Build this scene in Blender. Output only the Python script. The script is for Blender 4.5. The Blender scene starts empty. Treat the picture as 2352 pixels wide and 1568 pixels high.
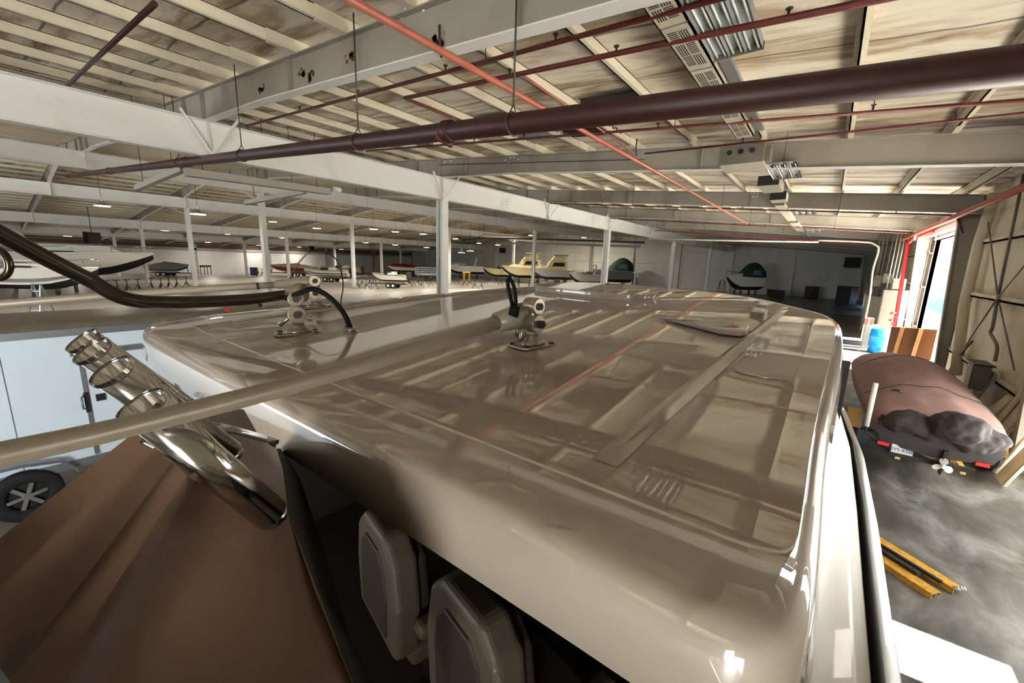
import bpy, bmesh, math, random
from mathutils import Vector, Matrix
random.seed(7)
S = bpy.context.scene
COL = S.collection
H = 3.7                                  # eye height above the floor

# ------------------------------------------------------------------ camera
FPX = 934.0
def _n(v):
    l = math.sqrt(sum(a*a for a in v)); return [a/l for a in v]
def _dot(a, b): return sum(x*y for x, y in zip(a, b))
_dn = _n([-142., 4720., 934.])
_A = _n([732., -163., 934.]); _k = _dot(_A, _dn); _A = _n([a-_k*b for a, b in zip(_A, _dn)])
_up = [-a for a in _dn]
_X = [_A[1]*_up[2]-_A[2]*_up[1], _A[2]*_up[0]-_A[0]*_up[2], _A[0]*_up[1]-_A[1]*_up[0]]
RW = [_X, _A, _up]                       # rows: world axes expressed in lens axes
cam_d = bpy.data.cameras.new('camera'); cam = bpy.data.objects.new('camera', cam_d); COL.objects.link(cam)
cam_d.sensor_width = 36.0; cam_d.lens = FPX/2352*36; cam_d.clip_start = 0.02; cam_d.clip_end = 600
M = Matrix.Identity(4)
for i in range(3):
    M[i][0] = RW[i][0]; M[i][1] = -RW[i][1]; M[i][2] = -RW[i][2]
M[2][3] = H
cam.matrix_world = M
S.camera = cam
def P(px, py, x=None, y=None, z=None, d=None):
    """world point seen at a photo pixel, on the plane x=, y= or z= (z above the floor), or at depth d"""
    v = [px-1176, py-784, FPX]; r = [_dot(RW[i], v) for i in range(3)]
    if x is not None: s = x/r[0]
    elif y is not None: s = y/r[1]
    elif z is not None: s = (z-H)/r[2]
    else: s = d/FPX
    return Vector((r[0]*s, r[1]*s, r[2]*s+H))

# ------------------------------------------------------------------ world, sun, exposure
S.view_settings.view_transform = 'Standard'; S.view_settings.look = 'None'
S.view_settings.exposure = 0.68; S.view_settings.gamma = 1.0; S.view_settings.use_curve_mapping = False
S.cycles.max_bounces = 9; S.cycles.diffuse_bounces = 5; S.cycles.glossy_bounces = 4
S.cycles.sample_clamp_indirect = 10.0
S.cycles.use_denoising = True
W = bpy.data.worlds.new('sky'); S.world = W; W.use_nodes = True
wb = W.node_tree.nodes['Background']; wb.inputs[0].default_value = (0.86, 0.94, 1.0, 1); wb.inputs[1].default_value = 5.0
def sun(direction, strength):
    l = bpy.data.lights.new('sun', 'SUN'); l.energy = strength; l.angle = 0.009; l.color = (1.0, .97, .93)
    o = bpy.data.objects.new('sun', l); COL.objects.link(o)
    o.rotation_euler = Vector(direction).to_track_quat('-Z', 'Y').to_euler()
sun((-1, -.04, -1.02), 85.0)
def area(name, loc, direction, sx, sy, power, color=(1, 1, 1), portal=False):
    l = bpy.data.lights.new(name, 'AREA'); l.shape = 'RECTANGLE'; l.size = sx; l.size_y = sy; l.energy = power; l.color = color
    o = bpy.data.objects.new(name, l); COL.objects.link(o); o.location = loc
    o.rotation_euler = Vector(direction).to_track_quat('-Z', 'Z').to_euler()
    if portal: l.cycles.is_portal = True
    return o
# daylight through the seen doorway; the other three are fills at unseen added openings
area('door_daylight', (3.9, 23.5, 2.6), (-1, 0, 0), 6.6, 5.0, 10, portal=True)
area('added_rear_fill', (3.55, -7.0, 1.5), (-1, .1, 0), 5.6, 2.7, 800, (.95, .98, 1))  # added fill behind the camera, brightening girder, trailer and ceiling
area('added_near_fill', (3.55, 8.7, 1.5), (-1, 0, 0), 5.2, 2.7, 50, (.97, .98, 1))  # added fill beside the boat, kept low to light the near ceiling
area('added_left_hall_fill', (-30, -19.0, 3.2), (0, 1, .1), 20.0, 5.0, 1100, (.97, .98, 1))  # added fill at an unseen opening of the rear wall

# ------------------------------------------------------------------ materials
def lin(c): return tuple(((v/255+.055)/1.055)**2.4 if v > 10 else v/255/12.92 for v in c)+(1,)
MATS = {}
def mat(name, rgb, rough=.6, metal=0., var=.12, scale=4., bump=0., coat=0., emit=0., stretch=None, spec=.5):
    if name in MATS: return MATS[name]
    m = bpy.data.materials.new(name); m.use_nodes = True; nt = m.node_tree; b = nt.nodes['Principled BSDF']
    c = lin(rgb)
    tc = nt.nodes.new('ShaderNodeTexCoord'); mp = nt.nodes.new('ShaderNodeMapping'); nz = nt.nodes.new('ShaderNodeTexNoise')
    nz.inputs['Scale'].default_value = scale; nz.inputs['Detail'].default_value = 6
    if stretch: mp.inputs['Scale'].default_value = stretch
    nt.links.new(tc.outputs['Object'], mp.inputs[0]); nt.links.new(mp.outputs[0], nz.inputs[0])
    r = nt.nodes.new('ShaderNodeValToRGB'); nt.links.new(nz.outputs[0], r.inputs[0])
    r.color_ramp.elements[0].position = .3; r.color_ramp.elements[1].position = .7
    r.color_ramp.elements[0].color = tuple(v*(1-var) for v in c[:3])+(1,)
    r.color_ramp.elements[1].color = tuple(min(1, v*(1+var*.6)) for v in c[:3])+(1,)
    nt.links.new(r.outputs[0], b.inputs['Base Color'])
    b.inputs['Roughness'].default_value = rough; b.inputs['Metallic'].default_value = metal
    b.inputs['Coat Weight'].default_value = coat; b.inputs['Coat Roughness'].default_value = .015; b.inputs['Coat IOR'].default_value = 2.2 if coat == 1 else 1.5
    b.inputs['Specular IOR Level'].default_value = spec
    if emit:
        b.inputs['Emission Color'].default_value = c; b.inputs['Emission Strength'].default_value = emit
    if bump:
        bp = nt.nodes.new('ShaderNodeBump'); bp.inputs['Strength'].default_value = bump; bp.inputs['Distance'].default_value = .02
        nt.links.new(nz.outputs[0], bp.inputs['Height']); nt.links.new(bp.outputs[0], b.inputs['Normal'])
    MATS[name] = m; return m
def ramp_mat(name, stops, scale, stretch, rough=.8, detail=8, lines=None, bump=.3, second=None, spec=.5):
    """stained surface: noise through a colour ramp, optional thin dark seams every lines[1] m along axis lines[0]"""
    m = bpy.data.materials.new(name); m.use_nodes = True; nt = m.node_tree; b = nt.nodes['Principled BSDF']
    tc = nt.nodes.new('ShaderNodeTexCoord'); mp = nt.nodes.new('ShaderNodeMapping'); nz = nt.nodes.new('ShaderNodeTexNoise')
    mp.inputs['Scale'].default_value = stretch; nz.inputs['Scale'].default_value = scale; nz.inputs['Detail'].default_value = detail
    nz.inputs['Roughness'].default_value = .62; nz.inputs['Distortion'].default_value = .6
    nt.links.new(tc.outputs['Object'], mp.inputs[0]); nt.links.new(mp.outputs[0], nz.inputs[0])
    r = nt.nodes.new('ShaderNodeValToRGB'); nt.links.new(nz.outputs[0], r.inputs[0])
    els = r.color_ramp.elements
    els[0].position, els[0].color = stops[0][0], lin(stops[0][1]); els[1].position, els[1].color = stops[-1][0], lin(stops[-1][1])
    for p_, c_ in stops[1:-1]:
        e = els.new(p_); e.color = lin(c_)
    out = r.outputs[0]
    if second:
        nz2 = nt.nodes.new('ShaderNodeTexNoise'); nz2.inputs['Scale'].default_value = second[0]; nz2.inputs['Detail'].default_value = 4
        nt.links.new(tc.outputs['Object'], nz2.inputs[0])
        r2 = nt.nodes.new('ShaderNodeValToRGB'); r2.color_ramp.elements[0].position = second[1]; r2.color_ramp.elements[1].position = second[2]
        nt.links.new(nz2.outputs[0], r2.inputs[0])
        mx = nt.nodes.new('ShaderNodeMix'); mx.data_type = 'RGBA'; nt.links.new(r2.outputs[0], mx.inputs[0])
        nt.links.new(out, mx.inputs[6]); mx.inputs[7].default_value = lin(second[3]); out = mx.outputs[2]
    if lines:
        sp = nt.nodes.new('ShaderNodeSeparateXYZ'); nt.links.new(tc.outputs['Object'], sp.inputs[0])
        nz3 = nt.nodes.new('ShaderNodeTexNoise'); nz3.inputs['Scale'].default_value = .5; nt.links.new(tc.outputs['Object'], nz3.inputs[0])
        a1 = nt.nodes.new('ShaderNodeMath'); a1.operation = 'MULTIPLY_ADD'; nt.links.new(nz3.outputs[0], a1.inputs[0]); a1.inputs[1].default_value = lines[3] if len(lines) > 3 else .1
        nt.links.new(sp.outputs[lines[0]], a1.inputs[2])
        a2 = nt.nodes.new('ShaderNodeMath'); a2.operation = 'PINGPONG'; a2.inputs[1].default_value = lines[1]/2; nt.links.new(a1.outputs[0], a2.inputs[0])
        a3 = nt.nodes.new('ShaderNodeMapRange'); a3.inputs[1].default_value = 0; a3.inputs[2].default_value = lines[2]; nt.links.new(a2.outputs[0], a3.inputs[0])
        mx = nt.nodes.new('ShaderNodeMix'); mx.data_type = 'RGBA'; nt.links.new(a3.outputs[0], mx.inputs[0])
        mx.inputs[6].default_value = lin((70, 62, 52)); nt.links.new(out, mx.inputs[7]); out = mx.outputs[2]
    nt.links.new(out, b.inputs['Base Color']); b.inputs['Roughness'].default_value = rough
    b.inputs['Specular IOR Level'].default_value = spec
    bp = nt.nodes.new('ShaderNodeBump'); bp.inputs['Strength'].default_value = bump; bp.inputs['Distance'].default_value = .05
    nt.links.new(nz.outputs[0], bp.inputs['Height']); nt.links.new(bp.outputs[0], b.inputs['Normal'])
    MATS[name] = m; return m
m_insul = ramp_mat('stained_roof_insulation', [(.30, (104, 84, 62)), (.43, (164, 146, 122)), (.55, (212, 203, 186)), (.8, (232, 226, 212))], 1.1, (.35, 1.6, 1), .75, lines=(1, 1.55, .04, .35), bump=.5)
m_floor = ramp_mat('worn_concrete', [(.34, (62, 59, 57)), (.47, (94, 91, 88)), (.56, (120, 119, 117)), (.72, (164, 165, 162))], 1.5, (1, .5, 1), .34, bump=.06, second=(.35, .48, .62, (76, 70, 66)), spec=.45)
m_floorw = ramp_mat('pale_concrete', [(.3, (136, 128, 116)), (.6, (164, 156, 143)), (.85, (180, 173, 160))], .25, (1, .4, 1), .4, bump=.04)
m_wall = ramp_mat('cream_wall_panel', [(.25, (150, 132, 104)), (.36, (196, 184, 158)), (.6, (214, 206, 184)), (.9, (224, 218, 200))], 1.6, (1, .6, .35), .6, bump=.08)
m_wallw = ramp_mat('white_wall_panel', [(.3, (196, 194, 190)), (.7, (216, 214, 210))], .4, (1, 1, .4), .6, bump=.03)
m_beam = ramp_mat('chipped_white_steel', [(.2, (190, 186, 178)), (.45, (226, 224, 218)), (.9, (236, 235, 230))], .5, (1, 1, 1), .5, bump=.03)
m_raft = ramp_mat('grey_beige_steel', [(.2, (124, 117, 105)), (.5, (148, 141, 128)), (.9, (160, 154, 141))], .6, (1, 1, 1), .5, bump=.03)
m_purl = ramp_mat('cream_purlin_steel', [(.25, (150, 132, 106)), (.4, (206, 196, 172)), (.9, (222, 214, 194))], 1.2, (3, .4, 3), .6, bump=.05)
m_rust = mat('dark_rust', (84, 54, 38), .9, var=.4, scale=20)
m_pipe = mat('dark_red_pipe', (54, 19, 18), .5, var=.18, scale=3, bump=.05)
m_pipe2 = mat('oxblood_sprinkler_pipe', (98, 38, 30), .5, var=.2, scale=6)
m_orange = mat('salmon_sprinkler_pipe', (172, 96, 76), .45, var=.12, scale=5)
m_rod = mat('dark_threaded_rod', (70, 62, 54), .6, .3)
m_galv = mat('galvanised_sheet', (176, 178, 176), .32, .75, var=.15, scale=8)
m_duct = mat('painted_grille_sheet', (176, 168, 150), .5, .1, var=.1, scale=6)
m_black = mat('matt_black', (14, 13, 12), .6)
m_darkbox = mat('grey_box_metal', (112, 106, 94), .5, .2, var=.1)
m_tube = mat('fluorescent_tube_glass', (214, 222, 220), .2, var=.02)
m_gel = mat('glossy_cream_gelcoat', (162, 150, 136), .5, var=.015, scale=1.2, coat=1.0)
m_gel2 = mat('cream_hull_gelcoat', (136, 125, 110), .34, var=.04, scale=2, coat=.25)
m_wing_shade = mat('wing_gelcoat_shade_brown', (96, 72, 55), .42, var=.10, scale=3, bump=.05)  # white gelcoat coloured brown, the shade on it is in the colour
m_steel = mat('polished_stainless', (196, 194, 190), .12, 1.0, var=.04, scale=10)
m_bronze = mat('dark_bronze_tube', (74, 66, 54), .25, .9, var=.12, scale=8)
m_cast = mat('cast_mount_metal', (150, 138, 120), .3, .75, var=.15, scale=30, bump=.05)
m_ant = mat('cream_fibreglass_pole', (138, 128, 112), .38, var=.04, scale=6)
m_rub = mat('black_rubber_cable', (12, 11, 10), .75, spec=.2)
m_seat = mat('shaded_cream_vinyl', (84, 73, 59), .5, var=.06, scale=8)  # cream vinyl darkened to carry the shade under the hardtop
m_seat2 = mat('shaded_tan_vinyl', (54, 43, 34), .55, var=.06, scale=10)  # inset darkened for the same shade
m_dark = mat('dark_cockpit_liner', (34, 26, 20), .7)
m_twhite = mat('white_trailer_skin', (222, 236, 248), .35, var=.02, scale=2)
m_alu = mat('brushed_aluminium', (150, 154, 160), .4, .8, var=.1, scale=12)
m_troof = mat('tan_trailer_roof', (144, 134, 116), .35, var=.12, scale=2)
m_tyre = mat('black_tyre', (22, 22, 24), .75, var=.2, scale=20)
m_chrome = mat('chrome_wheel', (220, 222, 226), .3, 1.0)
m_maroon = mat('faded_maroon_canvas', (150, 120, 114), .85, var=.14, scale=3, bump=.25)
m_blackc = mat('black_motor_cover', (54, 48, 48), .8, var=.2, scale=5, bump=.3)
m_blue = mat('blue_plastic_drum', (20, 138, 214), .35, var=.05)
m_ply = mat('brown_plywood', (112, 66, 30), .6, var=.2, scale=3, stretch=(1, 1, .2))
m_batten = mat('tan_timber_batten', (168, 118, 68), .6, var=.15)
m_navy = mat('dark_navy_panel', (24, 34, 44), .5)
m_yellow = mat('chipped_yellow_paint', (206, 152, 44), .55, var=.35, scale=18)
m_greas = mat('greasy_dark_steel', (58, 54, 50), .45, .5, var=.4, scale=12)
m_red = mat('bright_red_paint', (206, 42, 40), .45, var=.08)
m_ebox = mat('grey_electrical_box', (150, 144, 128), .5, var=.08)
m_ecream = mat('cream_conduit', (216, 208, 184), .45)
m_lamp = mat('lit_lamp', (255, 246, 224), .4, emit=30.0)
m_bwhite = mat('boat_white', (226, 222, 208), .3, var=.03, coat=.3)
m_bcream = mat('boat_cream', (220, 206, 160), .35, var=.04)
m_bdark = mat('antifouling_dark', (32, 34, 44), .6, var=.15)
m_bgrey = mat('boat_grey_cover', (112, 116, 118), .8, var=.1)
m_bglass = mat('smoked_boat_glass', (40, 44, 46), .1, spec=.8)
m_bgreen = mat('dark_green_canvas', (34, 62, 54), .8)
m_bnavy = mat('navy_canvas', (40, 54, 92), .8)
m_bred = mat('dark_red_hull', (136, 40, 30), .35)
m_btan = mat('tan_boat_cover', (176, 162, 136), .85)
m_stand = mat('dark_stand_steel', (72, 64, 58), .6, .3)
m_extw = mat('white_painted_siding', (235, 235, 240), .6)
m_extc = mat('cyan_painted_siding', (16, 104, 160), .5)
m_extb = mat('blue_trim', (24, 56, 120), .5)
m_paper = mat('white_plate', (222, 224, 228), .5, var=.02)
m_ink = mat('dark_blue_ink', (40, 52, 90), .6)
m_yell2 = mat('cream_yellow_fender', (214, 176, 110), .5, var=.1)
m_bluebin = mat('dark_blue_bin', (46, 66, 110), .6)

# ------------------------------------------------------------------ mesh builder
class MB:
    def __init__(s): s.v = []; s.f = []; s.sm = []
    def add(s, vs, fs, smooth=False):
        o = len(s.v); s.v += [tuple(v) for v in vs]; s.f += [tuple(i+o for i in f) for f in fs]; s.sm += [smooth]*len(fs); return s
    def box(s, a, b):
        x0, y0, z0 = a; x1, y1, z1 = b
        return s.add([(x0,y0,z0),(x1,y0,z0),(x1,y1,z0),(x0,y1,z0),(x0,y0,z1),(x1,y0,z1),(x1,y1,z1),(x0,y1,z1)],
                     [(0,3,2,1),(4,5,6,7),(0,1,5,4),(1,2,6,5),(2,3,7,6),(3,0,4,7)])
    def cbox(s, c, d): return s.box([c[i]-d[i]/2 for i in range(3)], [c[i]+d[i]/2 for i in range(3)])
    def bar(s, p, q, w, h, up=(0, 0, 1)):
        p = Vector(p); q = Vector(q); t = (q-p).normalized(); u = Vector(up)
        if abs(t.dot(u)) > .98: u = Vector((1, 0, 0))
        a = t.cross(u).normalized(); b = a.cross(t).normalized(); a = a*w/2; b = b*h/2
        vs = [p-a-b, p+a-b, p+a+b, p-a+b, q-a-b, q+a-b, q+a+b, q-a+b]
        return s.add(vs, [(0,1,2,3),(7,6,5,4),(1,0,4,5),(2,1,5,6),(3,2,6,7),(0,3,7,4)])
    def tube(s, pts, r, n=12, cap=True, closed=False):
        pts = [Vector(p) for p in pts]; N = len(pts)
        rr = r if isinstance(r, (list, tuple)) else [r]*N
        t0 = (pts[1]-pts[0]).normalized(); u = Vector((0, 0, 1)) if abs(t0.z) < .9 else Vector((1, 0, 0))
        a = t0.cross(u).normalized(); vs = []; fs = []
        for i, p in enumerate(pts):
            if closed: t = (pts[(i+1) % N]-pts[i-1]).normalized()
            else: t = (pts[min(i+1, N-1)]-pts[max(i-1, 0)]).normalized()
            a = (a-t*a.dot(t)).normalized(); b = t.cross(a)
            for j in range(n):
                th = 2*math.pi*j/n; vs.append(p+(a*math.cos(th)+b*math.sin(th))*rr[i])
        for i in range(N if closed else N-1):
            k = (i+1) % N
            for j in range(n):
                l = (j+1) % n; fs.append((i*n+j, i*n+l, k*n+l, k*n+j))
        s.add(vs, fs, True)
        if cap and not closed:
            s.add(vs[:n], [tuple(range(n-1, -1, -1))]); s.add(vs[-n:], [tuple(range(n))])
        return s
    def cyl(s, p, q, r, r2=None, n=16): return s.tube([p, q], [r, r if r2 is None else r2], n)
    def shell(s, p, q, r, t, n=24):          # open tube with wall thickness
        p = Vector(p); q = Vector(q)
        s.tube([p, q], r, n, cap=False); s.tube([q, p], r-t, n, cap=False)
        ax = (q-p).normalized(); s.tube([p-ax*.0005, p+ax*.0005], r, n, cap=False)
        u = Vector((0, 0, 1)) if abs(ax.z) < .9 else Vector((1, 0, 0)); a = ax.cross(u).normalized(); b = ax.cross(a)
        for c in (p, q):
            vs = []
            for j in range(n):
                th = 2*math.pi*j/n; w = a*math.cos(th)+b*math.sin(th); vs += [c+w*r, c+w*(r-t)]
            s.add(vs, [(2*j, 2*j+1, 2*((j+1) % n)+1, 2*((j+1) % n)) for j in range(n)])
        return s
    def prism(s, poly, d):                    # poly: 3-D points, extruded by vector d
        n = len(poly); d = Vector(d); vs = [Vector(p) for p in poly]+[Vector(p)+d for p in poly]
        fs = [tuple(range(n-1, -1, -1)), tuple(range(n, 2*n))]+[(i, (i+1) % n, (i+1) % n+n, i+n) for i in range(n)]
        return s.add(vs, fs)
    def loft(s, secs, smooth=True, closed=False, cap=False):
        n = len(secs[0]); vs = [p for q in secs for p in q]; fs = []
        for i in range(len(secs)-1):
            for j in range(n if closed else n-1):
                l = (j+1) % n; fs.append((i*n+j, i*n+l, (i+1)*n+l, (i+1)*n+j))
        s.add(vs, fs, smooth)
        if cap: s.add(secs[0], [tuple(range(n-1, -1, -1))]); s.add(secs[-1], [tuple(range(n))])
        return s
    def sphere(s, c, r, n=12, m=8, sc=(1, 1, 1)):
        secs = []
        for i in range(m+1):
            ph = math.pi*i/m
            secs.append([(c[0]+sc[0]*r*math.sin(ph)*math.cos(2*math.pi*j/n), c[1]+sc[1]*r*math.sin(ph)*math.sin(2*math.pi*j/n), c[2]+sc[2]*r*math.cos(ph)) for j in range(n)])
        return s.loft(secs, True, True)
    def build(s, name, m, parent=None, bevel=0, seg=2, fix=True, sub=0):
        me = bpy.data.meshes.new(name); me.from_pydata(s.v, [], s.f); me.validate()
        if len(me.polygons) == len(s.sm): me.polygons.foreach_set('use_smooth', s.sm)
        if fix:
            b = bmesh.new(); b.from_mesh(me); bmesh.ops.remove_doubles(b, verts=b.verts, dist=1e-5)
            bmesh.ops.recalc_face_normals(b, faces=b.faces); b.to_mesh(me); b.free()
        o = bpy.data.objects.new(name, me); COL.objects.link(o); me.materials.append(m)
        if parent is not None: o.parent = parent
        if bevel:
            md = o.modifiers.new('bevel', 'BEVEL'); md.width = bevel; md.segments = seg; md.limit_method = 'ANGLE'; md.angle_limit = .6
        if sub:
            md = o.modifiers.new('sub', 'SUBSURF'); md.levels = sub; md.render_levels = sub
        return o
def tag(o, label=None, cat=None, group=None, kind=None):
    if label: o['label'] = label
    if cat: o['category'] = cat
    if group: o['group'] = group
    if kind: o['kind'] = kind
    return o
def empty(name, loc, label, cat, group=None, rz=0):
    o = bpy.data.objects.new(name, None); COL.objects.link(o); o.location = loc; o.rotation_euler = (0, 0, rz); o.empty_display_size = .2
    return tag(o, label, cat, group)
def at0(name, label, cat, group=None): return empty(name, (0, 0, 0), label, cat, group)
def copy_tree(o, parent=None):
    c = o.copy(); COL.objects.link(c)
    if parent is not None: c.parent = parent
    for ch in list(o.children): copy_tree(ch, c)
    return c
def arc(c, r, a0, a1, n, ax=(1, 0, 0), ay=(0, 0, 1)):
    c = Vector(c); ax = Vector(ax); ay = Vector(ay)
    return [c+ax*r*math.cos(math.radians(a0+(a1-a0)*i/n))+ay*r*math.sin(math.radians(a0+(a1-a0)*i/n)) for i in range(n+1)]
def bez(p, n=16):                             # Catmull-Rom through points
    p = [Vector(q) for q in p]; q = [p[0]*2-p[1]]+p+[p[-1]*2-p[-2]]; out = []
    for i in range(1, len(q)-2):
        for k in range(n):
            t = k/n; a, b, c, d = q[i-1], q[i], q[i+1], q[i+2]
            out.append(.5*((2*b)+(c-a)*t+(2*a-5*b+4*c-d)*t*t+(3*b-a-3*c+d)*t**3))
    out.append(p[-1]); return out
def rebase(t, loc):
    loc = Vector(loc)
    for ch in t.children: ch.location = Vector(ch.location)-loc
    t.location = loc; return t

# ------------------------------------------------------------------ building shell
def wall(name, ax, c, th, lo, hi, z1, holes, m):
    """wall in the plane axis ax = c; holes are (a0, a1, z0, z1)"""
    mb = MB(); cuts = sorted({lo, hi} | {h[0] for h in holes} | {h[1] for h in holes})
    def put(a0, a1, z0, z2):
        if z2-z0 < .01: return
        if ax == 0: mb.box((c, a0, z0), (c+th, a1, z2))
        else: mb.box((a0, c, z0), (a1, c+th, z2))
    for a0, a1 in zip(cuts, cuts[1:]):
        hs = sorted([h for h in holes if h[0] <= a0+.001 and h[1] >= a1-.001], key=lambda h: h[2])
        z = 0
        for h in hs: put(a0, a1, z, h[2]); z = h[3]
        put(a0, a1, z, z1)
    return tag(mb.build(name, m), kind='structure')
RIDGE = -37.0
def deck(x): return 6.68-.085*x if x > RIDGE else 6.68-.085*RIDGE-.085*(RIDGE-x)
WX = 3.62
FY = [3.95+7.75*k for k in range(-3, 9)]          # rafter lines
tag(MB().box((-87.2, -20.2, -.2), (-5.5, 70.2, 0)).build('floor', m_floorw), kind='structure')
tag(MB().box((-5.5, -20.2, -.2), (WX+.2, 70.2, 0)).build('floor', m_floor), kind='structure')
c = MB()
xs = [WX+.2, RIDGE, -87.2]
ny = 90; nx = 60
secs = []
for i in range(nx+1):
    x = WX+.2-(WX+87.4)*i/nx
    secs.append([(x, -20.2+90.4*j/ny, deck(x)+.03*math.sin(j*3.1+i*.7)) for j in range(ny+1)])
c.loft(secs, True)
ceil = tag(c.build('ceiling', m_insul), kind='structure')
tag(MB().loft([[(x, y, deck(x)+.2) for y in (-20.2, 70.2)] for x in xs], False).build('trim_1', m_galv), kind='structure')
for i in range(58):                               # purlins along the hall
    x = 3.0-1.55*i; z = deck(x)
    mb = MB()
    mb.box((x-.012, -20, z-.24), (x+.012, 70, z-.03)); mb.box((x-.012, -20, z-.24), (x+.075, 70, z-.228)); mb.box((x-.075, -20, z-.05), (x+.012, 70, z-.035))
    for fy in FY:                                  # lapped ends over each rafter
        mb.box((x+.012, fy-.55, z-.245), (x+.026, fy+.55, z-.04)); mb.box((x-.012, fy-.55, z-.252), (x+.085, fy+.55, z-.24))
    mb.build('purlin', m_purl, ceil)
# bare corrugated deck where the insulation is gone
def corr(name, m, x0, x1, y0, y1, drop):
    secs = []; n = 60
    for i in range(n+1):
        y = y0+(y1-y0)*i/n; z = .035*math.sin(2*math.pi*(y-y0)/.24)
        secs.append([(x0, y, deck(x0)-drop+z), (x1, y, deck(x1)-drop+z)])
    tag(MB().loft(secs, True).build(name, m, ceil), label='bare corrugated roof deck')
m_dd = mat('dark_bare_deck', (62, 54, 48), .5, .3, var=.2); m_ld = mat('blue_grey_bare_deck', (150, 158, 160), .5, .3, var=.15)
pa = P(1075, 195, z=6.95); pb = P(1180, 225, z=6.95)
corr('bare_deck', m_ld, -7.75, -6.25, 8.3, 10.6, .09)
corr('bare_deck', m_dd, -6.15, -4.7, 8.9, 10.5, .09)
corr('bare_deck', m_dd, -4.6, -3.2, 8.0, 9.3, .09)
holes = [(20.15, 26.9, 0, 5.2), (4.92, 5.66, 1.72, 4.3), (6.0, 11.4, 0, 3.0), (-9.9, -4.1, 0, 3.0), (28.9, 30.2, 0, 4.6), (44.5, 48.5, 0, 1.15), (54, 60, 0, 1.15)]  # low openings beside and behind the camera are added for the fill lights
wall('wall_right', 0, WX, .15, -20, 70, 6.4, holes, m_wall)
wall('wall_left', 0, -87.2, .15, -20, 70, 6.0, [], m_wallw)
wall('wall_end', 1, 70, .15, -87.2, WX+.15, 9.8, [], m_wallw)
wall('wall_rear', 1, -20.15, .15, -87.2, WX+.15, 9.8, [(-40, -20, 0, 5.5)], m_wallw)  # unseen opening added for the left hall fill
# framing of the end wall and left wall
t = MB()
for k in range(12): t.box((3.5-7.75*k-.2, 69.7, 0), (3.5-7.75*k+.2, 70, deck(3.5-7.75*k)-.3))
for z in (2.2, 4.0, 5.6): t.box((-87, 69.82, z), (3.5, 70, z+.12))
tag(t.build('trim_2', m_wallw), kind='structure')
t = MB()
for k in range(6): t.box((-87.2, 11.75+7.75*k*1.5-.2, 0), (-86.8, 11.75+7.75*k*1.5+.2, 5.2))
t.box((-87.05, -20, 3.9), (-86.8, 70, 4.25)); t.box((-87.05, -20, 4.9), (-86.85, 70, 5.0))
tag(t.build('trim_3', m_raft), kind='structure')
tag(MB().box((-87.03, -20, 4.3), (-86.95, 70, 5.2)).build('trim_8', mat('brown_wall_insulation', (96, 74, 62), .9, var=.25, scale=.6)), kind='structure')
# right wall girts, ledge and jambs
t = MB()
for a, b in ((-4, 4.8), (11.5, 20.1), (26.95, 28.85), (30.25, 44.4), (48.6, 53.9), (60.1, 70)):
    for z in (1.2, 3.05, 4.6): t.box((WX-.16, a, z), (WX, b, z+.05)); t.box((WX-.16, a, z), (WX-.14, b, z+.14))
tag(t.build('trim_4', m_wall), kind='structure')
t = MB(); t.box((WX-.02, 20.05, 0), (WX+.2, 20.15, 5.2)); t.box((WX-.02, 26.9, 0), (WX+.2, 27.0, 5.2)); t.box((WX-.02, 20.05, 5.2), (WX+.2, 27, 5.32))
tag(t.build('trim_5', m_extw), kind='structure')
wf = MB(); wf.box((WX-.02, 4.86, 1.66), (WX+.17, 4.92, 4.36)); wf.box((WX-.02, 5.66, 1.66), (WX+.17, 5.72, 4.36)); wf.box((WX-.02, 4.86, 1.66), (WX+.17, 5.72, 1.72)); wf.box((WX-.02, 4.86, 4.3), (WX+.17, 5.72, 4.36))
tag(wf.build('window_1', m_extw), kind='structure')

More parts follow.
